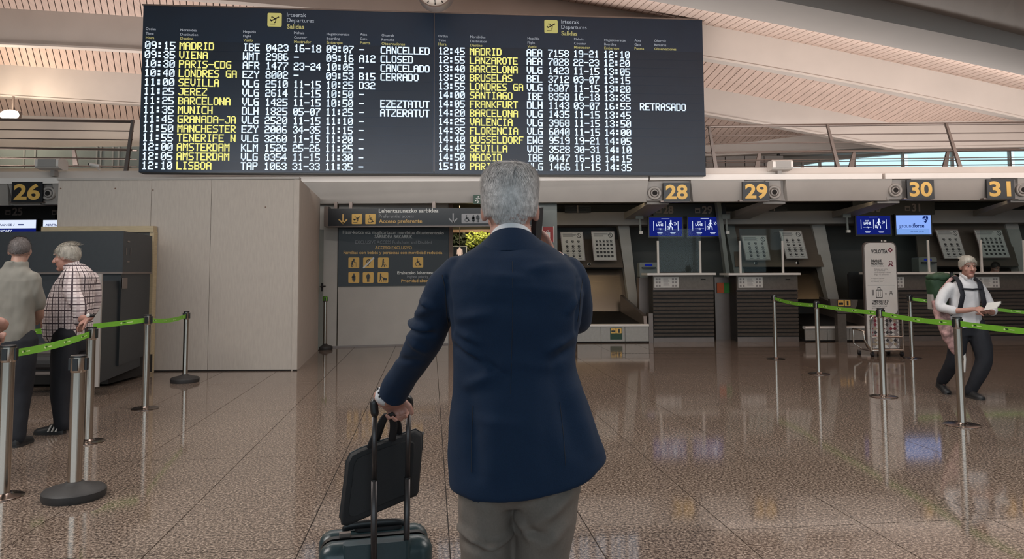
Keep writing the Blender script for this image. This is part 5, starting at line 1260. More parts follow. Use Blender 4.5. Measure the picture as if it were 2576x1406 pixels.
def strands(T, R, s, count, seed, L=.03, wd=.0011, front=1, th=.012, pat=None):
    rr = random.Random(seed); mb = MB()
    while count > 0:
        ph = rr.uniform(0, 2*PI); u_ = rr.random(); fr = max(0, math.sin(ph)); am = 2.25-1.25*fr**1.3-.35*abs(math.cos(ph))**4; th_ = math.acos(1-u_*(1-math.cos(am)))
        r = V((math.sin(th_)*math.cos(ph), math.sin(th_)*math.sin(ph), math.cos(th_)))
        p = V((r.x*(.075+th), -.012+r.y*(.094+th), .025+r.z*(.095+th)))
        down = V((r.x*.2, r.y*.35-.25, -1)); down = (down - r*down.dot(r)).normalized()
        if th_ < .9: down = (V((rr.uniform(-1, 1)*.8, -.8, .1))-r*0).normalized()
        l = L*rr.uniform(.6, 1.3)*(1.15 if th_ < 1 else .7)
        sw = V((rr.uniform(-.3, .3), rr.uniform(-.3, .3), 0))
        pts = [p*1.0, p+(down+r*.22+sw*.7)*l*.5, p+(down+r*.08+sw*.7)*l]
        sd = down.cross(r).normalized(); wv = [wd, wd*.9, wd*.2]; vv = []
        for q, w_ in zip(pts, wv): vv += [T(q-sd*w_), T(q+sd*w_)]
        mb.add(vv, [(0, 1, 3, 2), (2, 3, 5, 4)]); count -= 1
    return mb
def hand(mb, w0, d, n, side, curl=(.5, .6, .7, .8), tc=.4, s=1.0, thumb_dir=None, fw=.92):
    """w0 wrist, d towards knuckles, n back of hand, side +1/-1 which side the thumb is (d x n)"""
    d = V(d).normalized(); n = V(n); n = (n-d*n.dot(d)).normalized(); t = d.cross(n)*side; w0 = V(w0)
    mb.tube([w0-d*.02*s, w0+d*.02*s, w0+d*.055*s, w0+d*.088*s], [(.026*s, .020*s), (.032*s, .017*s), (.040*s, .016*s), (.040*s, .013*s)], 14, ax=tuple(t))
    for k, (off, L) in enumerate(((.029, .072), (.010, .080), (-.010, .074), (-.028, .060))):
        p = w0+d*(.082 if k < 3 else .074)*s+t*off*s; pts = [p-d*.03*s, p]; a = 0; c = curl[k] if isinstance(curl, tuple) else curl
        for j, fr in enumerate((.45, .31, .24)):
            a += c*(1.0 if j == 0 else 1.15); dirv = (d*math.cos(a)-n*math.sin(a)); p = p+dirv*L*fr*s; pts.append(p)
        mb.tube(pts, [.0095*s*fw, .0098*s*fw, .009*s*fw, .0082*s*fw, .0072*s*fw], 8)
    td = V(thumb_dir).normalized() if thumb_dir else (d*.55+t*.75-n*.35).normalized()
    p0 = w0+d*.02*s+t*.022*s; p1 = p0+td*.036*s; d2 = (td*(1-tc)+(d*.6-n*.6)*tc).normalized(); p2 = p1+d2*.032*s; p3 = p2+(d2*.7-t*tc*.6).normalized()*.024*s
    mb.tube([p0, p1, p2, p3], [.014*s, .012*s, .0108*s, .009*s], 8)
def limb_interp(pts, rads, k=5):
    out, ro = [], []
    n = len(pts); P_ = [V(p) for p in pts]
    for i in range(n-1):
        p0, p1, p2, p3 = P_[max(i-1, 0)], P_[i], P_[i+1], P_[min(i+2, n-1)]
        for j in range(k):
            t = j/k; t2, t3 = t*t, t*t*t
            out.append(.5*((2*p1)+(p2-p0)*t+(2*p0-5*p1+4*p2-p3)*t2+(3*p1-p0-3*p2+p3)*t3)); ro.append(rads[i]+(rads[i+1]-rads[i])*t)
    out.append(P_[-1]); ro.append(rads[-1]); return out, ro
def displace(mb, fn):
    mb.v = [p+n*fn(p) for p, n in zip(mb.v, mb.n)]; return mb
def foldnoise(sc, amp, st=(1, 1, .5), off=0):
    return lambda p: amp*(noise.noise(V((p.x*sc*st[0]+off, p.y*sc*st[1], p.z*sc*st[2])))+.5*noise.noise(V((p.x*sc*2.1*st[0], p.y*sc*2.1*st[1]+off, p.z*sc*2.1*st[2]))))
def shoe(mb, so, heel, toe, w_=.045):
    heel, toe = V(heel), V(toe); d = (toe-heel); L = d.length; d.normalize(); sd = V((d.y, -d.x, 0)).normalized()
    R = []; S = []
    for f, ww, hh in ((0, .6, .06), (.06, .8, .085), (.25, .85, .09), (.42, .85, .085), (.58, .95, .062), (.78, 1.05, .05), (.92, .85, .042), (1, .45, .03)):
        c = heel+d*L*f
        R.append([c+sd*w_*ww*x+V((0, 0, .012+hh*z)) for x, z in ((-1, 0), (-1, .45), (-.6, .9), (0, 1), (.6, .9), (1, .45), (1, 0))])
        S.append([c+sd*(w_*ww+.004)*x+V((0, 0, z)) for x, z in ((-1, 0), (-1, .02), (1, .02), (1, 0))])
    mb.loft(R); so.loft(S)
def person(name, label, loc, rz, C, cat='person'):
    t = thing('person', label, cat, loc); t.rotation_euler = (0, 0, rz); ORG[t.name] = V((0, 0, 0))
    sk, ew, ei, br, lp_, T, R = head_parts(C['head'], C.get('hyaw', 0), C.get('hpitch', 0), C.get('hs', 1), tilt=C.get('htilt', 0))
    TR = C['torso']; torso(sk, [(z, hw*.86, hd*.86, xo, yo) for z, hw, hd, xo, yo in TR])
    nb = V(TR[-1][3:5]+(TR[-1][0],)); hc = V(C['head'])
    sk.tube([V((TR[-1][3], TR[-1][4], TR[-1][0]-.06)), hc+V((0, -.02, -.06))], [(.062, .062), (.052, .055)], 16)
    for arm in C['arms']:
        p, r = limb_interp(arm['p'], arm.get('r', [.052, .045, .040, .036, .026][:len(arm['p'])])); sk.tube(p, r, 14); 
        if 'hand' in arm: hand(sk, *arm['hand'][0], **arm['hand'][1])
    for leg in C['legs']:
        p, r = limb_interp(leg['p'], leg.get('r', [.085, .075, .055, .05, .042])[:len(leg['p'])]); sk.tube(p, [x*.85 for x in r], 14)
        f0 = V(leg['p'][-1]); tt = V(leg['toe']); ft = V((tt.x, tt.y, .04)); h0 = V(leg['heel']); z_ = max(.045, h0.z+.03); sk.tube([V((f0.x, f0.y, z_+.01)), V((f0.x*.45+ft.x*.55, f0.y*.45+ft.y*.55, .045))], [.026, .018], 10)
    body = remesh(sk, C.get('vox', .007), 4); b_ = build('body', body, M[C.get('skin', 'skin')], t, True)
    sh = MB(); torso(sh, [(z, hw, hd, xo, yo) for z, hw, hd, xo, yo in TR if z > C['hem']-.02] if C.get('cut') else [q for q in C['shirt']])
    for arm in C['arms']:
        p, r = limb_interp(arm['p'], arm.get('r', [.052, .045, .040, .036, .026][:len(arm['p'])])); n = int(len(p)*arm.get('sl', .9)); sh.tube(p[:n], [x*1.18+.008 for x in r[:n]], 16)
    shm = displace(remesh(sh, C.get('cvox', .010), 5), foldnoise(11, C.get('fold', .008), off=3)); build('shirt', shm, M[C['shirtm']], t, True)
    tr_ = MB(); z0, hw0, hd0, xo0, yo0 = C['hip']
    torso(tr_, [(z0-.16, hw0*.85, hd0*.9, xo0, yo0), (z0-.06, hw0, hd0, xo0, yo0), (z0+.04, hw0*.9, hd0*.88, xo0, yo0)])
    for leg in C['legs']:
        p, r = limb_interp(leg['p'], leg.get('r', [.085, .075, .055, .05, .042])[:len(leg['p'])]); tr_.tube(p, [x*1.12+.012 for x in r], 16)
    build('trousers', displace(remesh(tr_, .011, 5), foldnoise(9, .008, off=8)), M[C['trm']], t, True)
    for leg in C['legs']:
        sm_, so = MB(), MB(); h_ = V(leg['heel']); tt = V(leg['toe']); shoe(sm_, so, h_, tt, .046)
        q = build('shoe', sm_, M[C.get('shm', 'shoe')], t, True, sharp=50); build('sole', so, M[C.get('som', 'rubber')], q)
    if 'cap' in C: hp_ = hair_cap(T, R, C.get('hs', 1), seed=C['seed'], **C['cap'])
    else: hp_ = hair_cap(T, R, C.get('hs', 1), seed=C['seed'])
    hr = build('hair', hp_, M[C['hair']], t, True)
    o = build('hair_strands', strands(T, R, C.get('hs', 1), C.get('ns', 900)*2, C['seed'], C.get('sl', .03), .0010), M[C['hair']], hr); o['kind'] = 'stuff'
    build('eye', ew, M['eyew'], t, True); build('iris', ei, M['hairk'], t, True); build('eyebrow', br, M[C['hair']], t, True); build('lips', lp_, M['lip'], t, True)
    return t, T, R
# ---- man in the checked shirt (faces left; local +Y is the picture's left)
g_ = G(172, 1085); g_.z = 0
t, T, R = person('person', 'white haired man in a checked shirt, facing left with a hand on a barrier post', g_, PI/2, dict(
    head=(0, .075, 1.66), hyaw=.05, hpitch=-.12, hs=1.1, hair='hairb', seed=4, sl=.035, ns=1500, skin='skin2', vox=.007,
    torso=[(.90, .17, .15, 0, .0), (1.0, .18, .18, 0, .03), (1.15, .19, .185, 0, .035), (1.3, .2, .165, 0, .015), (1.42, .21, .14, 0, -.02), (1.50, .17, .11, 0, -.035), (1.57, .08, .07, 0, -.015)],
    shirt=[(.86, .175, .175, 0, .045), (.90, .19, .200, 0, .045), (.98, .2, .212, 0, .045), (1.12, .205, .205, 0, .04), (1.26, .21, .185, 0, .02), (1.38, .215, .16, 0, -.01), (1.47, .2, .14, 0, -.04), (1.54, .13, .10, 0, -.04), (1.595, .078, .08, 0, -.01)],
    arms=[dict(p=[(-.17, -.07, 1.47), (-.25, -.13, 1.33), (-.27, -.22, 1.20), (-.25, -.22, 1.08), (-.20, -.19, .98)], r=[.062, .056, .05, .042, .03], sl=.84),
          dict(p=[(.2, -.05, 1.45), (.25, -.06, 1.3), (.26, -.04, 1.15), (.24, .05, 1.02), (.2, .12, .95)], r=[.06, .055, .048, .04, .03], sl=.85, hand=(((.2, .12, .95), (0, .6, -.6), (1, 0, 0), 1), {}))],
    legs=[dict(p=[(.09, .02, .92), (.10, .03, .7), (.10, .03, .48), (.10, .0, .28), (.10, -.03, .08)], heel=(.10, -.09, 0), toe=(.10, .18, 0), r=[.1, .09, .07, .058, .05]),
          dict(p=[(-.09, -.0, .92), (-.10, .01, .7), (-.11, .02, .48), (-.11, .02, .28), (-.11, .0, .08)], heel=(-.11, -.03, 0), toe=(-.12, .245, 0), r=[.105, .095, .07, .058, .05])],
    hip=(.92, .175, .165, 0, .01), hem=.86, shirtm='plaid', trm='navytr', cap=dict(th=.014, amp=.004), fold=.010))
# visible left hand on the post, wrist watch, collar, stripes
g3 = POST['L3'][1]; hpt = V((-(g3.y-g_.y) if False else 0, 0, 0))
Mi = Matrix.Rotation(-PI/2, 3, 'Z')
def tl(p): return Mi @ (V(p)-g_)
wr = tl(P(226, 800, 6.86)); top3 = tl(V((g3.x, g3.y, POST['L3'][2])))
mb = MB(); el = V((-.25, -.22, 1.08)); mb.tube([el, wr], [.038, .028], 12); hand(mb, wr, (top3-wr)+V((-.02, .09, .03)), (-.35, .1, 1), -1, (.35, .45, .5, .6), .5, 1.05)
build('hand', remesh(mb, .006, 3), M['skin2'], t, True)
mb = MB().tube([wr+V((0, -.01, .035)), wr+V((0, -.006, .012))], .033, 16, rnd=False); wt = build('wristwatch', mb, M['blk'], t, True); build('watch_face', MB().ell(wr+V((-.03, 0, .025)), (.008, .018, .018)), M['white'], wt, True)
mb = MB(); mb.tube([(x, y, z) for x, y, z in ((-.04, -.07, 1.605), (-.072, .0, 1.59), (-.062, .06, 1.565), (-.03, .09, 1.55), (.02, .10, 1.54))], [(.005, .018)]*5, 8, ax=(1, 0, 0)); build('shirt_collar', mb, M['plaid'], t, True)
mb = MB()
for k in range(3):
    y = .02+.035*k; mb.hexa([(-.171, y, .03), (-.171, y+.012, .03), (-.15, y+.012, .03), (-.15, y, .03), (-.155, y-.02, .085), (-.155, y-.008, .085), (-.13, y-.008, .09), (-.13, y-.02, .09)])
build('shoe_stripes', mb, M['white'], t)

# ---- man in the grey T-shirt, back to us
g_ = G(20, 1122); g_.z = 0
t, T, R = person('person', 'man in a grey T-shirt and black trousers seen from behind at the left edge', g_, 0.12, dict(
    head=(0.02, .03, 1.70), hyaw=.25, hpitch=-.1, hs=1.05, hair='haird', seed=9, sl=.015, ns=900, skin='skin',
    torso=[(.92, .16, .12, 0, 0), (1.1, .17, .12, 0, 0), (1.3, .19, .125, 0, 0), (1.42, .2, .12, 0, 0), (1.5, .16, .09, 0, 0), (1.58, .07, .06, .01, .01)],
    shirt=[(.90, .16, .14, -.01, 0), (1.0, .165, .145, 0, 0), (1.15, .165, .14, 0, 0), (1.32, .185, .14, 0, 0), (1.44, .185, .13, 0, 0), (1.51, .15, .105, 0, 0), (1.56, .10, .085, 0, .0), (1.61, .082, .092, .01, .0)],
    arms=[dict(p=[(.14, 0, 1.45), (.16, .02, 1.34), (.165, .08, 1.22), (.13, .18, 1.12), (.08, .27, 1.08)], r=[.058, .054, .046, .04, .028], sl=.55, hand=(((.08, .27, 1.08), (-.4, .9, 0), (.6, 0, .6), 1), {})),
          dict(p=[(-.18, 0, 1.45), (-.235, .02, 1.34), (-.25, .06, 1.2), (-.24, .16, 1.1), (-.2, .25, 1.06)], r=[.062, .056, .046, .04, .028], sl=.55, hand=(((-.2, .25, 1.06), (.4, .9, 0), (-.6, 0, .6), -1), {}))],
    legs=[dict(p=[(.08, 0, .92), (.085, 0, .7), (.085, .01, .48), (.085, -.01, .28), (.085, -.03, .08)], heel=(.085, -.09, 0), toe=(.10, .18, 0), r=[.1, .09, .072, .06, .05]),
          dict(p=[(-.08, 0, .92), (-.10, .02, .7), (-.12, .04, .48), (-.12, .04, .28), (-.12, .02, .08)], heel=(-.12, -.03, 0), toe=(-.14, .24, 0), r=[.1, .09, .072, .06, .05])],
    hip=(.94, .17, .14, 0, 0), hem=.9, shirtm='tee', trm='navytr', cap=dict(th=.006, amp=.002), fold=.012))
build('neck_cord', MB().tube([(.075*math.cos(q)+.01, .07*math.sin(q)+.01, 1.60+.015*math.sin(q)) for q in [PI*k/12 for k in range(0, 25)]], .003, 6), M['redp'], t, True)
# ---- person mostly beyond the left edge, only the clenched hand shows
g_ = G(-185, 1240); g_.z = 0
hp_ = P(2, 842, g_.y+.30)-g_
person('person', 'person at the left edge of whom only a clenched hand shows', g_, 0, dict(
    head=(0, .03, 1.66), hair='hairk', seed=12, ns=300, skin='skin2',
    torso=[(.92, .16, .12, 0, 0), (1.1, .16, .12, 0, 0), (1.3, .18, .12, 0, 0), (1.42, .19, .11, 0, 0), (1.5, .14, .08, 0, 0), (1.57, .06, .055, 0, .01)],
    shirt=[(.90, .17, .13, 0, 0), (1.0, .175, .13, 0, 0), (1.15, .17, .13, 0, 0), (1.32, .19, .13, 0, 0), (1.44, .195, .12, 0, 0), (1.51, .14, .09, 0, 0), (1.58, .07, .065, 0, .01)],
    arms=[dict(p=[(.17, 0, 1.43), (.23, .04, 1.3), (.27, .08, 1.19), (.36, .18, 1.14), (hp_.x-.07, hp_.y-.03, hp_.z+.01)], r=[.058, .052, .045, .038, .03], sl=.55, hand=(((hp_.x-.07, hp_.y-.03, hp_.z+.01), (.8, .35, -.15), (0, -.5, .9), 1), dict(curl=(1.2, 1.25, 1.3, 1.35), tc=.9, s=1.1))),
          dict(p=[(-.17, 0, 1.43), (-.22, .0, 1.3), (-.24, .02, 1.15), (-.23, .08, 1.0), (-.22, .12, .9)], r=[.058, .052, .045, .038, .03], sl=.55, hand=(((-.22, .12, .9), (0, .3, -1), (-1, 0, 0), 1), {}))],
    legs=[dict(p=[(.08, 0, .9), (.09, 0, .7), (.09, .01, .48), (.09, -.01, .28), (.09, -.03, .08)], heel=(.09, -.09, 0), toe=(.10, .18, 0)),
          dict(p=[(-.08, 0, .9), (-.09, 0, .7), (-.09, .01, .48), (-.09, -.01, .28), (-.09, -.03, .08)], heel=(-.09, -.09, 0), toe=(-.1, .18, 0))],
    hip=(.94, .165, .13, 0, 0), hem=.9, shirtm='trous', trm='navytr'))
# ---- walking person with backpack (faces camera; local +X is the picture's left)
g_ = G(2440, 1000); g_.z = 0
t, T, R = person('person', 'grey haired person in a white shirt with a green backpack, walking and holding papers', g_, PI, dict(
    head=(-.02, .05, 1.52), hyaw=-.1, hpitch=-.05, hs=1.02, hair='hairb', seed=21, sl=.03, ns=1800, skin='skin2', vox=.006,
    torso=[(.82, .15, .11, .02, 0), (.95, .15, .11, .02, 0), (1.1, .15, .11, .01, 0), (1.25, .165, .115, 0, 0), (1.33, .15, .09, 0, 0), (1.40, .06, .055, -.01, .01)],
    shirt=[(.82, .18, .15, .02, 0), (.95, .175, .142, .02, 0), (1.1, .165, .13, .01, 0), (1.24, .18, .13, 0, 0), (1.32, .16, .105, 0, 0), (1.37, .09, .07, 0, 0), (1.42, .062, .058, -.01, .01)],
    arms=[dict(p=[(.17, 0, 1.28), (.26, .0, 1.18), (.31, .04, 1.06), (.2, .17, 1.02), (.06, .26, 1.04)], r=[.052, .046, .040, .034, .026], sl=.72, hand=(((.06, .26, 1.04), (-1, .25, .05), (0, .6, .8), 1), dict(curl=(.5, .55, .6, .7)))),
          dict(p=[(-.17, 0, 1.28), (-.235, .0, 1.18), (-.27, .05, 1.04), (-.2, .17, 1.0), (-.09, .26, 1.02)], r=[.052, .046, .040, .034, .026], sl=.72, hand=(((-.09, .26, 1.02), (1, .3, .1), (0, .9, -.4), -1), dict(curl=(.5, .55, .6, .7))))],
    legs=[dict(p=[(.08, 0, .86), (.10, -.02, .66), (.11, -.07, .46), (.12, -.20, .30), (.13, -.33, .16)], heel=(.13, -.42, .07), toe=(.13, -.20, 0), r=[.1, .085, .068, .058, .05]),
          dict(p=[(-.08, 0, .86), (-.12, .06, .66), (-.12, .10, .45), (-.06, .07, .25), (-.01, .0, .08)], heel=(-.0, -.06, 0), toe=(-.03, .21, 0), r=[.1, .09, .072, .06, .05])],
    hip=(.88, .165, .13, .02, 0), hem=.86, shirtm='shirtw', trm='navytr', cap=dict(th=.014, amp=.006), fold=.010))
for q in (-1, 1): build('pack_strap', MB().tube([(.07*q, -.1, 1.40), (.105*q, .0, 1.41), (.12*q, .10, 1.34), (.115*q, .15, 1.2), (.15*q, .13, 1.02), (.17*q, .02, .95)], [(.03, .008)]*6, 8, ax=(1, 0, 0)), M['navytr'], t, True)
build('chest_strap', MB().tube([(-.115, .145, 1.27), (0, .155, 1.262), (.115, .145, 1.27)], [(.012, .004)]*3, 8, ax=(0, 0, 1)), M['navytr'], t, True)
for q in (-1, 1): build('shirt_collar', MB().tube([(.05*q-.01, -.02, 1.44), (.058*q-.01, .04, 1.42), (.035*q-.005, .10, 1.385)], [(.006, .022)]*3, 8, ax=(1, 0, 0)), M['shirtw'], t, True)
def pk(loc, label, nm='backpack'):
    o = thing(nm, label, 'backpack', g_); o.rotation_euler = (0, 0, PI); ORG[o.name] = V((0, 0, 0)); return o
bp_ = pk(g_, 'dark green backpack with straps carried by the walking person')
mb = MB(); torso(mb, [(.95, .12, .08, .08, -.2), (1.0, .16, .11, .09, -.21), (1.2, .18, .13, .13, -.22), (1.36, .17, .12, .15, -.22), (1.44, .12, .08, .15, -.2)], p=2.8)
build('main_bag', displace(remesh(mb, .012, 5), foldnoise(14, .01)), M['pack'], bp_, True)
mb = MB().ell((.16, -.2, 1.40), (.18, .13, .06)); build('lid', displace(remesh(mb, .012, 2), foldnoise(18, .012)), M['pack'], bp_, True)
build('side_pocket', MB().rbox((.24, -.27, 1.02), (.31, -.15, 1.2), .02), M['rib_grey'], bp_)
build('buckle_strap', MB().box((.10, -.08, 1.22), (.125, -.06, 1.46)), M['blk'], bp_)
sb_ = thing('shoulder_bag', 'floral pink and grey cloth bag hanging at the side of the walking person', 'bag', g_); sb_.rotation_euler = (0, 0, PI); ORG[sb_.name] = V((0, 0, 0))
mb = MB(); torso(mb, [(.5, .05, .03, .12, .0), (.58, .085, .05, .15, .02), (.75, .10, .06, .22, .02), (.95, .09, .06, .26, -.04), (1.12, .05, .05, .29, -.1)]); build('pouch', displace(remesh(mb, .01, 4), foldnoise(16, .012)), M['floral'], sb_, True)
build('strap', MB().tube([(.29, -.1, 1.1), (.25, -.06, 1.25), (.15, -.02, 1.38), (.05, -.08, 1.42)], [(.02, .006)]*4, 8, ax=(1, 0, 0)), M['floral'], sb_, True)
build('hanging_tie', MB().tube([(.07, .03, .62), (.06, .04, .45), (.075, .04, .3)], [(.016, .004)]*3, 6, ax=(1, 0, 0)), M['white'], sb_, True)
pp = thing('papers', 'folded white papers held by the walking person', 'papers', g_); pp.rotation_euler = (0, 0, PI); ORG[pp.name] = V((0, 0, 0))
for k in range(3): build('sheet', MB().hexa([(-.02-.01*k, .31, 1.03+.004*k), (-.14, .35, 1.05+.004*k), (-.21, .33, 1.11+.01*k), (-.07, .29, 1.10+.006*k), (-.02-.01*k, .31, 1.032+.004*k), (-.14, .35, 1.052+.004*k), (-.21, .33, 1.112+.01*k), (-.07, .29, 1.102+.006*k)]), M['paper'], pp)
# ---- seated clerk behind counter 31
g_ = P(2503, 690, 17.3); hz = P(2503, 672, 17.3).z
person('person', 'dark haired clerk seated behind counter 31, only the top of the head showing', (g_.x, 17.3, 0), PI, dict(
    head=(0, .03, hz-.02), hyaw=0, hpitch=-.5, hs=1.05, hair='hairk', seed=33, ns=400, skin='skin2',
    torso=[(.55, .16, .12, 0, 0), (.8, .16, .12, 0, 0), (1.1, .19, .12, 0, 0), (hz-.27, .17, .1, 0, 0), (hz-.2, .07, .06, 0, 0)],
    shirt=[(.55, .17, .13, 0, 0), (.8, .17, .13, 0, 0), (1.1, .2, .13, 0, 0), (hz-.26, .18, .11, 0, 0), (hz-.18, .075, .065, 0, 0)],
    arms=[dict(p=[(.18, 0, hz-.3), (.24, .05, hz-.45), (.25, .1, hz-.55), (.2, .25, hz-.55), (.14, .35, hz-.52)], sl=.9, hand=(((.14, .35, hz-.52), (-.3, 1, 0), (0, 0, 1), -1), {})),
          dict(p=[(-.18, 0, hz-.3), (-.24, .05, hz-.45), (-.25, .1, hz-.55), (-.2, .25, hz-.55), (-.14, .35, hz-.52)], sl=.9, hand=(((-.14, .35, hz-.52), (.3, 1, 0), (0, 0, 1), 1), {}))],
    legs=[dict(p=[(.1, 0, .6), (.11, .2, .62), (.11, .42, .6), (.11, .44, .35), (.11, .42, .08)], heel=(.11, .36, 0), toe=(.11, .6, 0)),
          dict(p=[(-.1, 0, .6), (-.11, .2, .62), (-.11, .42, .6), (-.11, .44, .35), (-.11, .42, .08)], heel=(-.11, .36, 0), toe=(-.11, .6, 0))],
    hip=(.62, .17, .14, 0, 0), hem=.6, shirtm='tee', trm='navytr'))
t = thing('office_stool', 'stool of the seated clerk behind counter 31', 'stool', (g_.x, 17.3, 0))
build('seat', MB().lathe((g_.x, 17.3, .42), [(.2, 0), (.2, .05), (.18, .06)], 20), M['blk'], t); build('stem', MB().tube([(g_.x, 17.3, .03), (g_.x, 17.3, .42)], .03, 8, rnd=False), M['rail'], t)
build('base', MB().lathe((g_.x, 17.3, 0), [(.24, 0), (.24, .02), (.05, .04)], 20), M['rail'], t)
# ================================================================ THE MAN IN NAVY (centre)
Y0 = 2.16
hero = thing('person', 'silver haired man seen from behind in a navy jacket and taupe trousers', 'person', (0, Y0, 0))
def hx(u, v, Y=Y0): return P(u, v, Y)
HEM = [(1126, 1196), (1135, 1221), (1175, 1222), (1190, 1231), (1300, 1224), (1400, 1206), (1465, 1188), (1495, 1163), (1524, 1155)]
JR = [(596, 1230, 1344, .068, .025), (610, 1206, 1372, .085, .02), (630, 1180, 1402, .10, .01), (650, 1152, 1430, .115, .0), (675, 1130, 1452, .13, -.005), (705, 1122, 1462, .138, -.01), (750, 1124, 1464, .14, -.015), (800, 1131, 1460, .142, -.01),
      (850, 1137, 1452, .142, 0), (890, 1139, 1447, .14, .005), (930, 1140, 1452, .142, .01), (970, 1138, 1463, .146, .01), (1010, 1134, 1476, .15, .01), (1060, 1129, 1491, .155, .01), (1110, 1127, 1505, .158, .01), (1160, 1126, 1518, .16, .01), (1190, 1126, 1524, .16, .01), (1207, 1127, 1526, .16, .01), (1214, 1133, 1519, .152, .01)]
def jacket_torso(mb, scale=1.0, infl=0):
    rings = []
    for v, ul, ur, hd, yo in JR:
        rr_ = []; n = 64
        uc = (ul+ur)/2; hw = (ur-ul)/2
        for j in range(n):
            q = 2*PI*j/n; cs, sn = math.cos(q), math.sin(q); p = 2.35
            cx = abs(cs)**(2/p)*(1 if cs > 0 else -1); sy = abs(sn)**(2/p)*(1 if sn > 0 else -1)
            u = uc+hw*cx*scale; wv = max(0, min(1, (v-1000)/211)); dv = wv*(clampi(HEM, u)-1211)
            a = hx(u, v+dv); rr_.append(V((a.x, Y0+yo+(hd+infl)*sy*scale, a.z)))
        rings.append(rr_)
    return mb.loft(rings[::-1])
jk = MB(); jacket_torso(jk)
LS = [(1152, 690, 2.15, 46), (1122, 722, 2.165, 50), (1106, 760, 2.20, 49), (1094, 800, 2.24, 48), (1078, 840, 2.29, 46), (1054, 882, 2.36, 43), (1026, 928, 2.44, 39), (1003, 966, 2.50, 37), (990, 992, 2.535, 36)]
pts = [P(u, v, Y) for u, v, Y, r in LS]; rad = [r*Y/F for u, v, Y, r in LS]
p_, r_ = limb_interp(pts, rad, 4); jk.tube(p_, r_, 22, rnd=False); jk.ell(pts[0], (.055, .06, .055))
RS = [(1425, 692, 2.17, 50), (1436, 722, 2.20, 49), (1443, 760, 2.26, 46), (1448, 795, 2.34, 42), (1447, 800, 2.42, 38), (1438, 760, 2.46, 36), (1420, 700, 2.46, 34), (1399, 652, 2.44, 31)]
pts2 = [P(u, v, Y) for u, v, Y, r in RS]; rad2 = [r*Y/F for u, v, Y, r in RS]
p_, r_ = limb_interp(pts2, rad2, 4); jk.tube(p_, r_, 22, rnd=False); jk.ell(pts2[0], (.056, .06, .055))
jm = remesh(jk, .0055, 9)
# cloth folds on the back, sleeve and waist: ridges along segments given in jacket coordinates (x, z)
def seg(u0, v0, u1, v1, Y, amp, wd): a = P(u0, v0, Y); b = P(u1, v1, Y); return (a.x, a.z, b.x, b.z, amp, wd, Y)
FOLDS = [seg(1035, 812, 1082, 822, 2.26, .013, .010), (seg(1040, 830, 1095, 838, 2.28, -.008, .010)), seg(1050, 790, 1098, 770, 2.22, .006, .012), seg(1068, 756, 1085, 765, 2.2, .008, .008), seg(1030, 850, 1070, 880, 2.3, .006, .012),
  seg(1000, 900, 1060, 900, 2.4, -.004, .012), seg(1140, 850, 1225, 925, 2.03, .009, .011), seg(1142, 880, 1270, 942, 2.03, -.008, .012), seg(1150, 835, 1200, 860, 2.03, .006, .010), seg(1160, 800, 1235, 790, 2.03, .005, .014),
  seg(1205, 715, 1430, 735, 2.02, .0035, .016), seg(1190, 690, 1330, 700, 2.02, .004, .014), seg(1330, 680, 1420, 665, 2.04, .004, .014), seg(1180, 760, 1340, 768, 2.02, -.003, .018), seg(1270, 905, 1380, 925, 2.02, .0035, .018),
  seg(1175, 975, 1260, 935, 2.02, .006, .016), seg(1180, 1000, 1200, 1200, 2.01, -.006, .020), seg(1240, 1010, 1250, 1180, 2.01, .003, .03), seg(1400, 940, 1440, 1130, 2.02, -.005, .024), seg(1450, 990, 1490, 1140, 2.05, .005, .018), seg(1340, 960, 1350, 1200, 2.01, .003, .03),
  seg(1200, 1060, 1300, 1068, 2.01, .003, .016), seg(1440, 850, 1380, 880, 2.04, .006, .012), seg(1445, 880, 1390, 910, 2.04, -.005, .012), seg(1460, 740, 1430, 780, 2.08, .006, .012), seg(1124, 700, 1140, 845, 2.1, -.006, .007), seg(1452, 700, 1448, 830, 2.1, -.005, .007)]
TF0 = None
def foldfn(p):
    d = 0
    for x0, z0, x1, z1, amp, wd, Y in FOLDS:
        if abs(p.y-Y) > .13: continue
        dx_, dz_ = x1-x0, z1-z0; L2 = dx_*dx_+dz_*dz_; t_ = ((p.x-x0)*dx_+(p.z-z0)*dz_)/L2; tt = max(0, min(1, t_)); ddx = p.x-x0-dx_*tt; ddz = p.z-z0-dz_*tt
        q = (ddx*ddx+ddz*ddz)/(wd*wd)
        if q < 9: d += 2.0*amp*math.exp(-q)*(1-.5*abs(2*tt-1))
    d += .005*noise.noise(V((p.x*7, p.y*7, p.z*5)))+.0026*noise.noise(V((p.x*13+p.z*9, p.y*13, p.z*15-p.x*8)))+.0012*noise.noise(V((p.x*20+3, p.y*20, p.z*12)))
    return d*max(0, min(1, (p.z-.895)/.05)) if FOLDS is not TF0 else d
displace(jm, foldfn)
jo = build('jacket', jm, M['jacket'], hero, True)
# tailoring seams laid on the cloth surface
from mathutils.bvhtree import BVHTree
bvh = BVHTree.FromPolygons([tuple(p) for p in jm.v], jm.f)
def seam(uv, r=.0011, name='seam'):
    pts_ = []
    for (u0, v0), (u1, v1) in zip(uv, uv[1:]):
        for k in range(6):
            h_ = bvh.ray_cast(V((0, 0, CAMH)), ray(u0+(u1-u0)*k/6, v0+(v1-v0)*k/6).normalized())
            if h_[0] is not None and (not pts_ or (h_[0]-pts_[-1]).length < .06): pts_.append(h_[0]-ray(u0, v0).normalized()*.0002)
    if len(pts_) > 3: build(name, MB().tube(pts_, r, 5, rnd=False), M['navytr'], jo)
seam([(1112, 692), (1119, 720), (1122, 755), (1124, 795), (1133, 842)], .0016)
seam([(1466, 700), (1460, 740), (1458, 780), (1452, 815)], .0014)
seam([(1289, 640), (1290, 760), (1287, 900), (1284, 1010)], .0007)
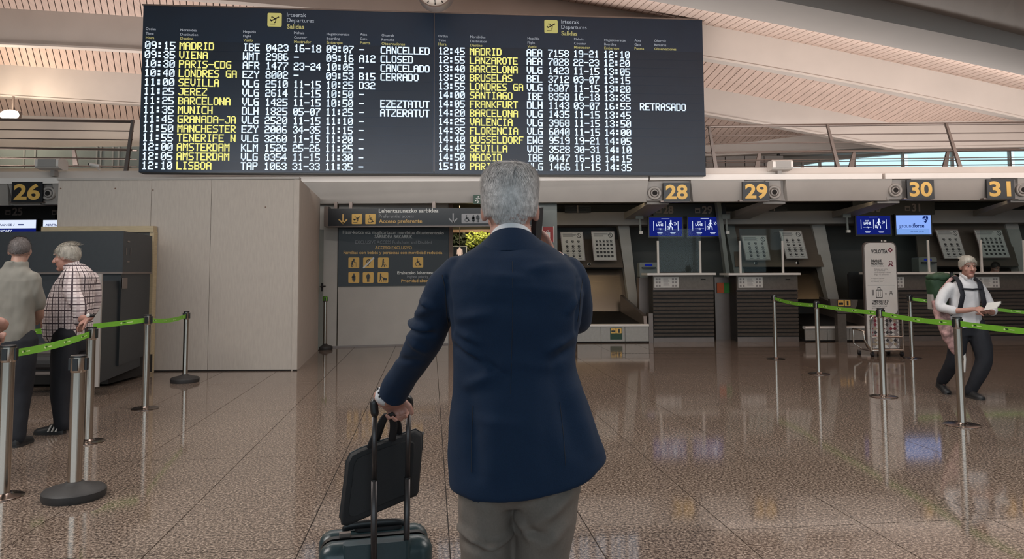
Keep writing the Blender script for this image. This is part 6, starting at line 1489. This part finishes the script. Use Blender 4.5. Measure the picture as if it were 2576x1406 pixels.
seam([(1190, 1020), (1186, 1100), (1186, 1205)], .0012, 'vent_edge')
seam([(1408, 1010), (1418, 1100), (1424, 1185)], .0009, 'vent_edge')
# collar band of the jacket, shirt collar
def neckring(v0, v1, ul0, ur0, ul1, ur1, hd0, hd1, yo, n=48, tilt=.0):
    rings = []
    for v, ul, ur, hd in ((v0, ul0, ur0, hd0), (v1, ul1, ur1, hd1)):
        a, b = hx(ul, v), hx(ur, v); cx = (a.x+b.x)/2; hw = (b.x-a.x)/2
        rings.append([V((cx+hw*math.cos(2*PI*j/n), Y0+yo+hd*math.sin(2*PI*j/n), a.z-tilt*math.sin(2*PI*j/n)-.010*abs(math.cos(2*PI*j/n))**3)) for j in range(n)])
    return rings
R1 = neckring(581, 606, 1235, 1338, 1224, 1348, .070, .078, .024, tilt=.02)
mb = MB(); mb.loft(R1[::-1]); build('shirt_collar', mb, M['shirtw'], hero, True, sharp=60)
R2 = neckring(593, 608, 1227, 1348, 1208, 1369, .077, .090, .020, tilt=.02)
R2 += neckring(608, 632, 1208, 1369, 1178, 1404, .077, .103, .012, tilt=.0)[1:]
mb = MB().loft(R2[::-1], cap=False); build('jacket_collar', mb, M['jacket'], hero, True, sharp=60)
for pts_ in ([(1137, 690, 2.045), (1126, 740, 2.07), (1124, 800, 2.08), (1134, 850, 2.09)],):
    pass
for k in range(3):
    a = P(957+k*2, 974+k*10, 2.50); build('cuff_button', MB().ell(a+V((-.003, -.032, 0)), (.003, .003, .004), None, 8, 6), M['navytr'], jo, True)
# left cuff
c0_, c1_ = P(972, 990, 2.545), P(962, 1003, 2.56); build('shirt_cuff', MB().tube([c0_, c1_+V((.004, 0, 0))], [(.034, .031), (.032, .030)], 20, rnd=False), M['shirtw'], hero, True)
build('shirt_cuff', MB().tube([P(1400, 656, 2.44), P(1397, 646, 2.435)], [.029, .028], 20, rnd=False), M['shirtw'], hero, True)
# body: head, neck, trunk, arms, hands, legs
HC = P(1283, 532, 2.19); HS = 1.0
sk, ew, ei, br, lp_, T, R = head_parts(HC+V((0, .005, 0)), .06, -.05, .97)
for u, v, a, b in ((0, 0, 0, 0),): sk.tube([P(1285, 560, 2.20), P(1285, 600, 2.185), P(1287, 640, 2.17)], [(.057, .058), (.062, .062), (.075, .07)], 20)
rings = []
jacket_torso(sk, .86)
p_, r_ = limb_interp(pts, [x*.75 for x in rad], 3); sk.tube(p_, r_, 14)
p_, r_ = limb_interp(pts2, [x*.75 for x in rad2], 3); sk.tube(p_, r_, 14)
wL = P(966, 1006, 2.56)
sk.tube([pts[-1], wL], [.027, .026], 14)
# left hand over the suitcase grip: fingers curl over the bar and hold the bag handles
gA, gB = P(948, 1013, 2.56), P(1022, 1004, 2.64); gm = gA.lerp(gB, .38); gd = (gB-gA).normalized()
hand(sk, wL+V((-.004, .012, .006)), (.35, .62, -.42), (-.25, .45, .85), 1, (.95, 1.0, 1.05, 1.1), .6, 1.0)
wR = P(1389, 645, 2.42); sk.tube([pts2[-1], wR], [.027, .025], 14)
hand(sk, wR, (-.34, -.35, .80), (.95, .25, .35), -1, (.30, .42, .5, .6), .4, .92, thumb_dir=(-.6, .1, .55), fw=.88)
# legs
def px(u, v=1300): return hx(u, v).x
zz = lambda v: hx(1288, v).z
LEGL = [(px(1228), .0, zz(1150), .080), (px(1222), .0, zz(1230), .078), (px(1222), .0, zz(1320), .076), (px(1223), .005, zz(1406), .074), (px(1226), .01, .46, .066), (px(1228), 0, .3, .064), (px(1230), -.01, .1, .06)]
LEGR = [(px(1368), .0, zz(1150), .092), (px(1374), .0, zz(1230), .094), (px(1368), .0, zz(1320), .086), (px(1360), .005, zz(1406), .078), (px(1356), .01, .46, .068), (px(1354), 0, .3, .064), (px(1352), -.01, .1, .06)]
tr_ = MB()
for L in (LEGL, LEGR):
    p_, r_ = limb_interp([(x, Y0+y, z) for x, y, z, r in L], [r for x, y, z, r in L], 4)
    tr_.tube(p_, [(r, r*1.28) for r in r_], 24, ax=(1, 0, 0), rnd=False)
    sk.tube(p_, [r*.8 for r in r_], 14); sk.tube([(L[-1][0], Y0-.03, .06), (L[-1][0], Y0+.16, .04)], [.04, .03], 10)
tr_.loft([ering((px((a+b)/2), Y0+.0, zz(v)), ((px(b)-px(a))/2, 0, 0), (0, hd, 0), 40) for v, a, b, hd in ((1262, 1155, 1456, .085), (1230, 1152, 1462, .118), (1190, 1152, 1466, .128), (1100, 1150, 1460, .13))])
tm = remesh(tr_, .006, 7)
TF = [seg(1160, 1345, 1235, 1385, 2.04, .012, .010), seg(1290, 1365, 1210, 1392, 2.04, .011, .010), seg(1165, 1385, 1250, 1400, 2.04, -.008, .010), seg(1300, 1320, 1330, 1360, 2.04, .010, .012), seg(1310, 1345, 1370, 1350, 2.04, -.008, .012),
      seg(1300, 1255, 1400, 1245, 2.03, .006, .012), seg(1310, 1280, 1430, 1240, 2.03, -.006, .012), seg(1350, 1320, 1430, 1260, 2.04, .008, .016), seg(1370, 1380, 1420, 1330, 2.05, .006, .016), seg(1190, 1270, 1250, 1300, 2.03, .003, .02), seg(1165, 1250, 1165, 1340, 2.07, .004, .012)]
_F = FOLDS; FOLDS = TF0 = TF; displace(tm, foldfn); FOLDS = _F
build('trousers', tm, M['trous'], hero, True)
build('back_seam', MB().tube([P(1294, v, 2.02) for v in (1236, 1250, 1262)], .0012, 5), M['navytr'], hero)
for L, q in ((LEGL, -1), (LEGR, 1)):
    sm_, so = MB(), MB(); shoe(sm_, so, (L[-1][0], Y0-.10, 0), (L[-1][0]+.02*q, Y0+.20, 0), .05); s_ = build('shoe', sm_, M['shoe'], hero, True, sharp=50); build('sole', so, M['rubber'], s_)
body = remesh(sk, .0045, 3, .5); build('body', body, M['skin2'], hero, True)
# hair: volume shaped to the head, plus tufts
mb = MB(); m, n = 34, 64; rings = []
prof = [(407, 1262, 1305, .02), (413, 1240, 1328, .045), (424, 1223, 1342, .068), (440, 1213, 1351, .084), (462, 1208, 1356, .096), (490, 1206, 1357, .104), (515, 1208, 1356, .105), (536, 1214, 1350, .099), (549, 1223, 1343, .092), (562, 1234, 1334, .082), (573, 1246, 1323, .072)]
def hairring(v):
    ul = interp([(a[0], a[1]) for a in prof], v); ur = interp([(a[0], a[2]) for a in prof], v); hd = interp([(a[0], a[3]) for a in prof], v); return ul, ur, hd
for i in range(m+1):
    v = 407+(573-407)*(i/m)**1.15; ul, ur, hd = hairring(v); rr_ = []
    for j in range(n):
        q = 2*PI*j/n; f = max(0, math.sin(q))   # front side shrinks to the face
        v2 = v - (v-470)*f*.75 if v > 470 else v
        a = P((ul+ur)/2, v2, 2.19); hw = (ur-ul)/2*2.19/F
        if abs(math.cos(q)) > .55 and v > 535: kk = .93
        else: kk = 1
        p = V((a.x+hw*math.cos(q)*kk, 2.195+hd*math.sin(q)*(.9 if f else 1), a.z))
        d_ = -.004+.0022*noise.fractal(V((p.x*70, p.y*70, p.z*30)), .9, 2, 4)+.003*noise.noise(V((p.x*22, p.y*22, p.z*18)))
        c = V((a.x, 2.195, a.z)); rr_.append(p+(p-c).normalized()*d_)
    rings.append(rr_)
mb.loft(rings[::-1]); ho = build('hair', mb, M['hair'], hero, True)
rr = random.Random(11); st_ = MB()
for _ in range(34000):
    fz = rr.random()**.85; v = 409+157*fz; ul, ur, hd = hairring(v); q = rr.uniform(-PI, .35) if rr.random() < .8 else rr.uniform(0, PI)
    if math.sin(q) > .1 and v > 480: continue
    a = P((ul+ur)/2, v, 2.19); hw = (ur-ul)/2*2.19/F
    if abs(math.cos(q)) > .75 and v > 545: continue
    p = V((a.x+hw*math.cos(q), 2.195+hd*math.sin(q), a.z)); zc0 = hx(1284, 486).z; nr = V(((p.x-HC.x)/.0074, (p.y-2.195)/.0105, max(0, p.z-zc0)/.0080+.03)).normalized()
    p -= (p-V((a.x, 2.195, a.z))).normalized()*.004
    tp = max(0, min(1, (462-v)/50))   # 1 on the crown, 0 at the nape
    side = 1 if p.x > HC.x+.01+.03*noise.noise(p*9) else -1
    crown = V((.5*side+1.0*noise.noise(p*20), -.55+1.0*noise.noise(p*16+V((5, 0, 0))), -.45)); nape = V((.30*noise.noise(p*12)+rr.uniform(-.12, .12), .1*rr.uniform(-1, 1), -1))
    base_d = crown*tp+nape*(1-tp); L = (rr.uniform(.010, .020) if v < 535 else rr.uniform(.004, .009))*(1+.7*tp); lift = .14+.10*tp*rr.random()
    dn = (base_d-nr*base_d.dot(nr)).normalized(); sd = dn.cross(nr).normalized()
    k0, k1, k2 = p+nr*.0005, p+dn*L*.5+nr*L*lift, p+dn*L+nr*L*lift*.7; w_ = .00042
    st_.add([k0-sd*w_, k0+sd*w_, k1+sd*w_*.9, k1-sd*w_*.9, k2+sd*w_*.2, k2-sd*w_*.2], [(0, 1, 2, 3), (3, 2, 4, 5)])
o = build('hair_strands', st_, mat('silver_strands', rgb(186, 181, 179), .5, noise_s=60, noise_a=.3), ho); o['kind'] = 'stuff'
build('eye', ew, M['eyew'], hero, True); build('iris', ei, M['hairk'], hero, True); build('eyebrow', br, M['hair'], hero, True); build('lips', lp_, M['lip'], hero, True)
# glasses arm at the right ear
# phone
a = P(1353, 532, 2.27); b = P(1347, 622, 2.30); ph = thing('mobile_phone', 'dark mobile phone held to the right ear of the man in navy', 'phone', b)
d = (b-a); sd = V((.30, 1, .1)).normalized(); nn = d.cross(sd).normalized()
def obox(c, d, s_, n_): return MB().hexa([c-d-s_-n_, c+d-s_-n_, c+d+s_-n_, c-d+s_-n_, c-d-s_+n_, c+d-s_+n_, c+d+s_+n_, c-d+s_+n_])
cc = (a+b)/2; build('case', obox(cc, d*.62, sd*.037, nn*.0075), M['blk'], ph); build('screen', obox(cc-nn*.0078, d*.58, sd*.034, nn*.0006), M['scr_n'] if False else M['sign'], ph)

# ================================================================ SUITCASE
sc_ = P(944, 1340, 2.76); g0_ = V((sc_.x, 2.76, 0)); yaw = math.radians(14); RZ = rotz(yaw)
suit = thing('suitcase', 'dark teal hard shell cabin suitcase with extended handle beside the man in navy', 'suitcase', g0_)
SH = .575; hw, hdp = .195, .115
def rbx(hw, hd, z0, z1, r, n=10, m=8, pz=None):
    # rounded box as superellipsoid rings
    rings = []
    for i in range(m*2+1):
        t_ = i/(m*2); z = z0+(z1-z0)*t_; e = 0
        dzb = min(z-z0, z1-z)
        if dzb < r: e = r-math.sqrt(max(0, r*r-(r-dzb)**2))
        rr_ = []
        for (cx, cy, st) in ((hw-r, hd-r, 0), (-hw+r, hd-r, 1), (-hw+r, -hd+r, 2), (hw-r, -hd+r, 3)):
            for k in range(6):
                q = (st+k/5)*PI/2; rr_.append(V((cx+(r-e)*math.cos(q), cy+(r-e)*math.sin(q), z)))
        rings.append(rr_)
    return rings
def nonuni(hw, hd, z0, z1, r):
    zs = [z0+r*(1-math.cos(k/6*PI/2)) for k in range(7)]+[z1-r*(1-math.cos(k/6*PI/2)) for k in range(6, -1, -1)]
    rings = []
    for z in zs:
        dzb = min(z-z0, z1-z); e = r-math.sqrt(max(0, r*r-(r-min(dzb, r))**2)); rr_ = []
        for (cx, cy, st) in ((hw-r, hd-r, 0), (-hw+r, hd-r, 1), (-hw+r, -hd+r, 2), (hw-r, -hd+r, 3)):
            for k in range(6):
                q = (st+k/5)*PI/2; rr_.append(V((cx+(r-e)*math.cos(q), cy+(r-e)*math.sin(q), z)))
        rings.append(rr_)
    return rings
def place(mb): mb.v = [g0_+RZ @ p for p in mb.v]; return mb
def half(y0, y1):
    mb = MB().loft(nonuni(hw, (y1-y0)/2, .055, SH, .05)); mb.v = [p+V((0, (y0+y1)/2, 0)) for p in mb.v]; return place(mb)
build('shell_half', half(-hdp, -.006), M['case'], suit, True, sharp=50); build('shell_half', half(.006, hdp), M['case'], suit, True, sharp=50)
mb = MB().loft(nonuni(hw-.006, .03, .06, SH-.005, .045)); build('zip_band', place(mb), M['blk'], suit, True, sharp=50)
for x in [-.14+.04*k for k in range(8)]: build('shell_rib', place(MB().rbox((x, -hdp-.005, .13), (x+.014, -hdp+.01, SH-.08), .004)), M['case'], suit)
# pole housing and recess on the side facing the man
build('handle_housing', place(MB().rbox((-.115, -hdp-.008, SH-.055), (.115, -hdp+.04, SH+.004), .02)), M['case'], suit)
build('lock_plate', place(MB().rbox((-.07, .03, SH-.004), (.10, .085, SH+.006), .015)), M['blk'], suit)
for k in range(3): build('lock_dial', place(MB().tube([V((.0+.02*k, .055, SH+.003)), V((.012+.02*k, .055, SH+.003))], .009, 10, rnd=False)), M['rail'], suit)
mb = MB().tube(limb_interp([(-.10, .055, SH), (-.09, .05, SH+.014), (0, .048, SH+.018), (.09, .05, SH+.014), (.10, .055, SH)], [1]*5, 4)[0], [(.008, .014)]*17, 10, ax=(0, 1, 0)); build('carry_handle', place(mb), M['blk'], suit, True)
build('zip_puller', place(MB().rbox((-.125, -.01, SH-.004), (-.085, .012, SH+.010), .004)), M['rail'], suit)
def pole(u0, v0, u1, v1, Ya, Yb_):
    a = P(u0, v0, Ya); b = P(u1, v1, Yb_); b2 = a+(b-a)*1.15; mid = a.lerp(b, .46)
    build('pole', MB().tube([a, mid], [(.0085, .006)]*2, 10, ax=(1, 0, 0), rnd=False), M['alu'], suit, True)
    build('pole_lower', MB().tube([mid, b2], [(.0105, .008)]*2, 10, ax=(1, 0, 0), rnd=False), M['alu'], suit, True)
    build('pole_joint', MB().tube([mid, mid+(b-a)*.008], [(.0115, .009)]*2, 10, ax=(1, 0, 0), rnd=False), M['blk'], suit)
pole(942, 1038, 940, 1404, 2.58, 2.60); pole(1028, 1028, 1022, 1404, 2.66, 2.68)
c1g = [P(943, 1040, 2.58), P(941, 1020, 2.58), P(946, 1009, 2.582), P(985, 1008, 2.62), P(1020, 1001, 2.652), P(1029, 1008, 2.66), P(1029, 1030, 2.66)]
pp, rr2 = limb_interp(c1g, [.0135, .0145, .013, .011, .013, .0145, .0135], 4); build('grip', MB().tube(pp, rr2, 12), M['blk'], suit, True)
for x in (-.15, .15):
    for y in (-.075, .075):
        c = g0_+RZ @ V((x, y, .028)); w_ = build('wheel', MB().tube([c-V((.012, 0, 0)), c+V((.012, 0, 0))], .028, 14, rnd=False), M['rubber'], suit); build('wheel_fork', MB().box((c.x-.017, c.y-.015, .03), (c.x+.017, c.y+.015, .075)), M['blk'], w_)

# ================================================================ LAPTOP BAG
BGp = [(905, 1128, 2.66), (1000, 1094, 2.70), (1045, 1080, 2.72), (1062, 1090, 2.73), (1062, 1130, 2.73), (1053, 1235, 2.72), (1048, 1244, 2.72), (960, 1282, 2.69), (872, 1321, 2.66), (858, 1318, 2.65), (855, 1300, 2.65), (868, 1200, 2.65), (872, 1160, 2.65), (882, 1140, 2.65)]
lb = thing('laptop_bag', 'black laptop bag hanging by its handles from the hand on the suitcase grip', 'bag', P(955, 1320, 2.66))
pts_ = [P(u, v, Y) for u, v, Y in BGp]; cen = sum(pts_, V())/len(pts_); nb_ = V((.25, -1, 0)).normalized()
def ringb(k, off): return [cen+(p-cen)*k+nb_*off for p in pts_]
mb = MB().loft([ringb(.94, -.022), ringb(.99, -.014), ringb(1, 0), ringb(.99, .014), ringb(.94, .022)]); build('body', mb, M['bag'], lb, True, sharp=50)
build('zip', MB().tube([p for p in ringb(1.006, 0)[-4:]+ringb(1.006, 0)[:5]], .003, 6), M['blk'], lb)
build('front_pocket', MB().loft([ringb(.80, .021), ringb(.78, .027)]), M['bag'], lb, True, sharp=50)
build('zip_pull', MB().box(tuple(pts_[3]+V((-.006, -.004, -.004))), tuple(pts_[3]+V((.008, .004, .006)))), M['rail'], lb)
for (a, b, o_) in (((930, 1125), (985, 1105), .018), ((945, 1120), (1005, 1098), -.018)):
    pa, pb = P(a[0], a[1]-2, 2.67), P(b[0], b[1], 2.69); tp = P(980, 1046, 2.62)
    c_ = limb_interp([pa+nb_*o_, pa.lerp(tp, .55)+V((-.006, 0, .01))+nb_*o_*.6, tp+V((-.012, 0, 0)), tp+V((.006, 0, .0)), pb.lerp(tp, .5)+V((.010, 0, .01))+nb_*o_*.6, pb+nb_*o_], [1]*6, 4)[0]
    build('handle', MB().tube(c_, [(.013, .004)]*len(c_), 8, ax=(1, .2, 0)), M['bag'], lb, True)
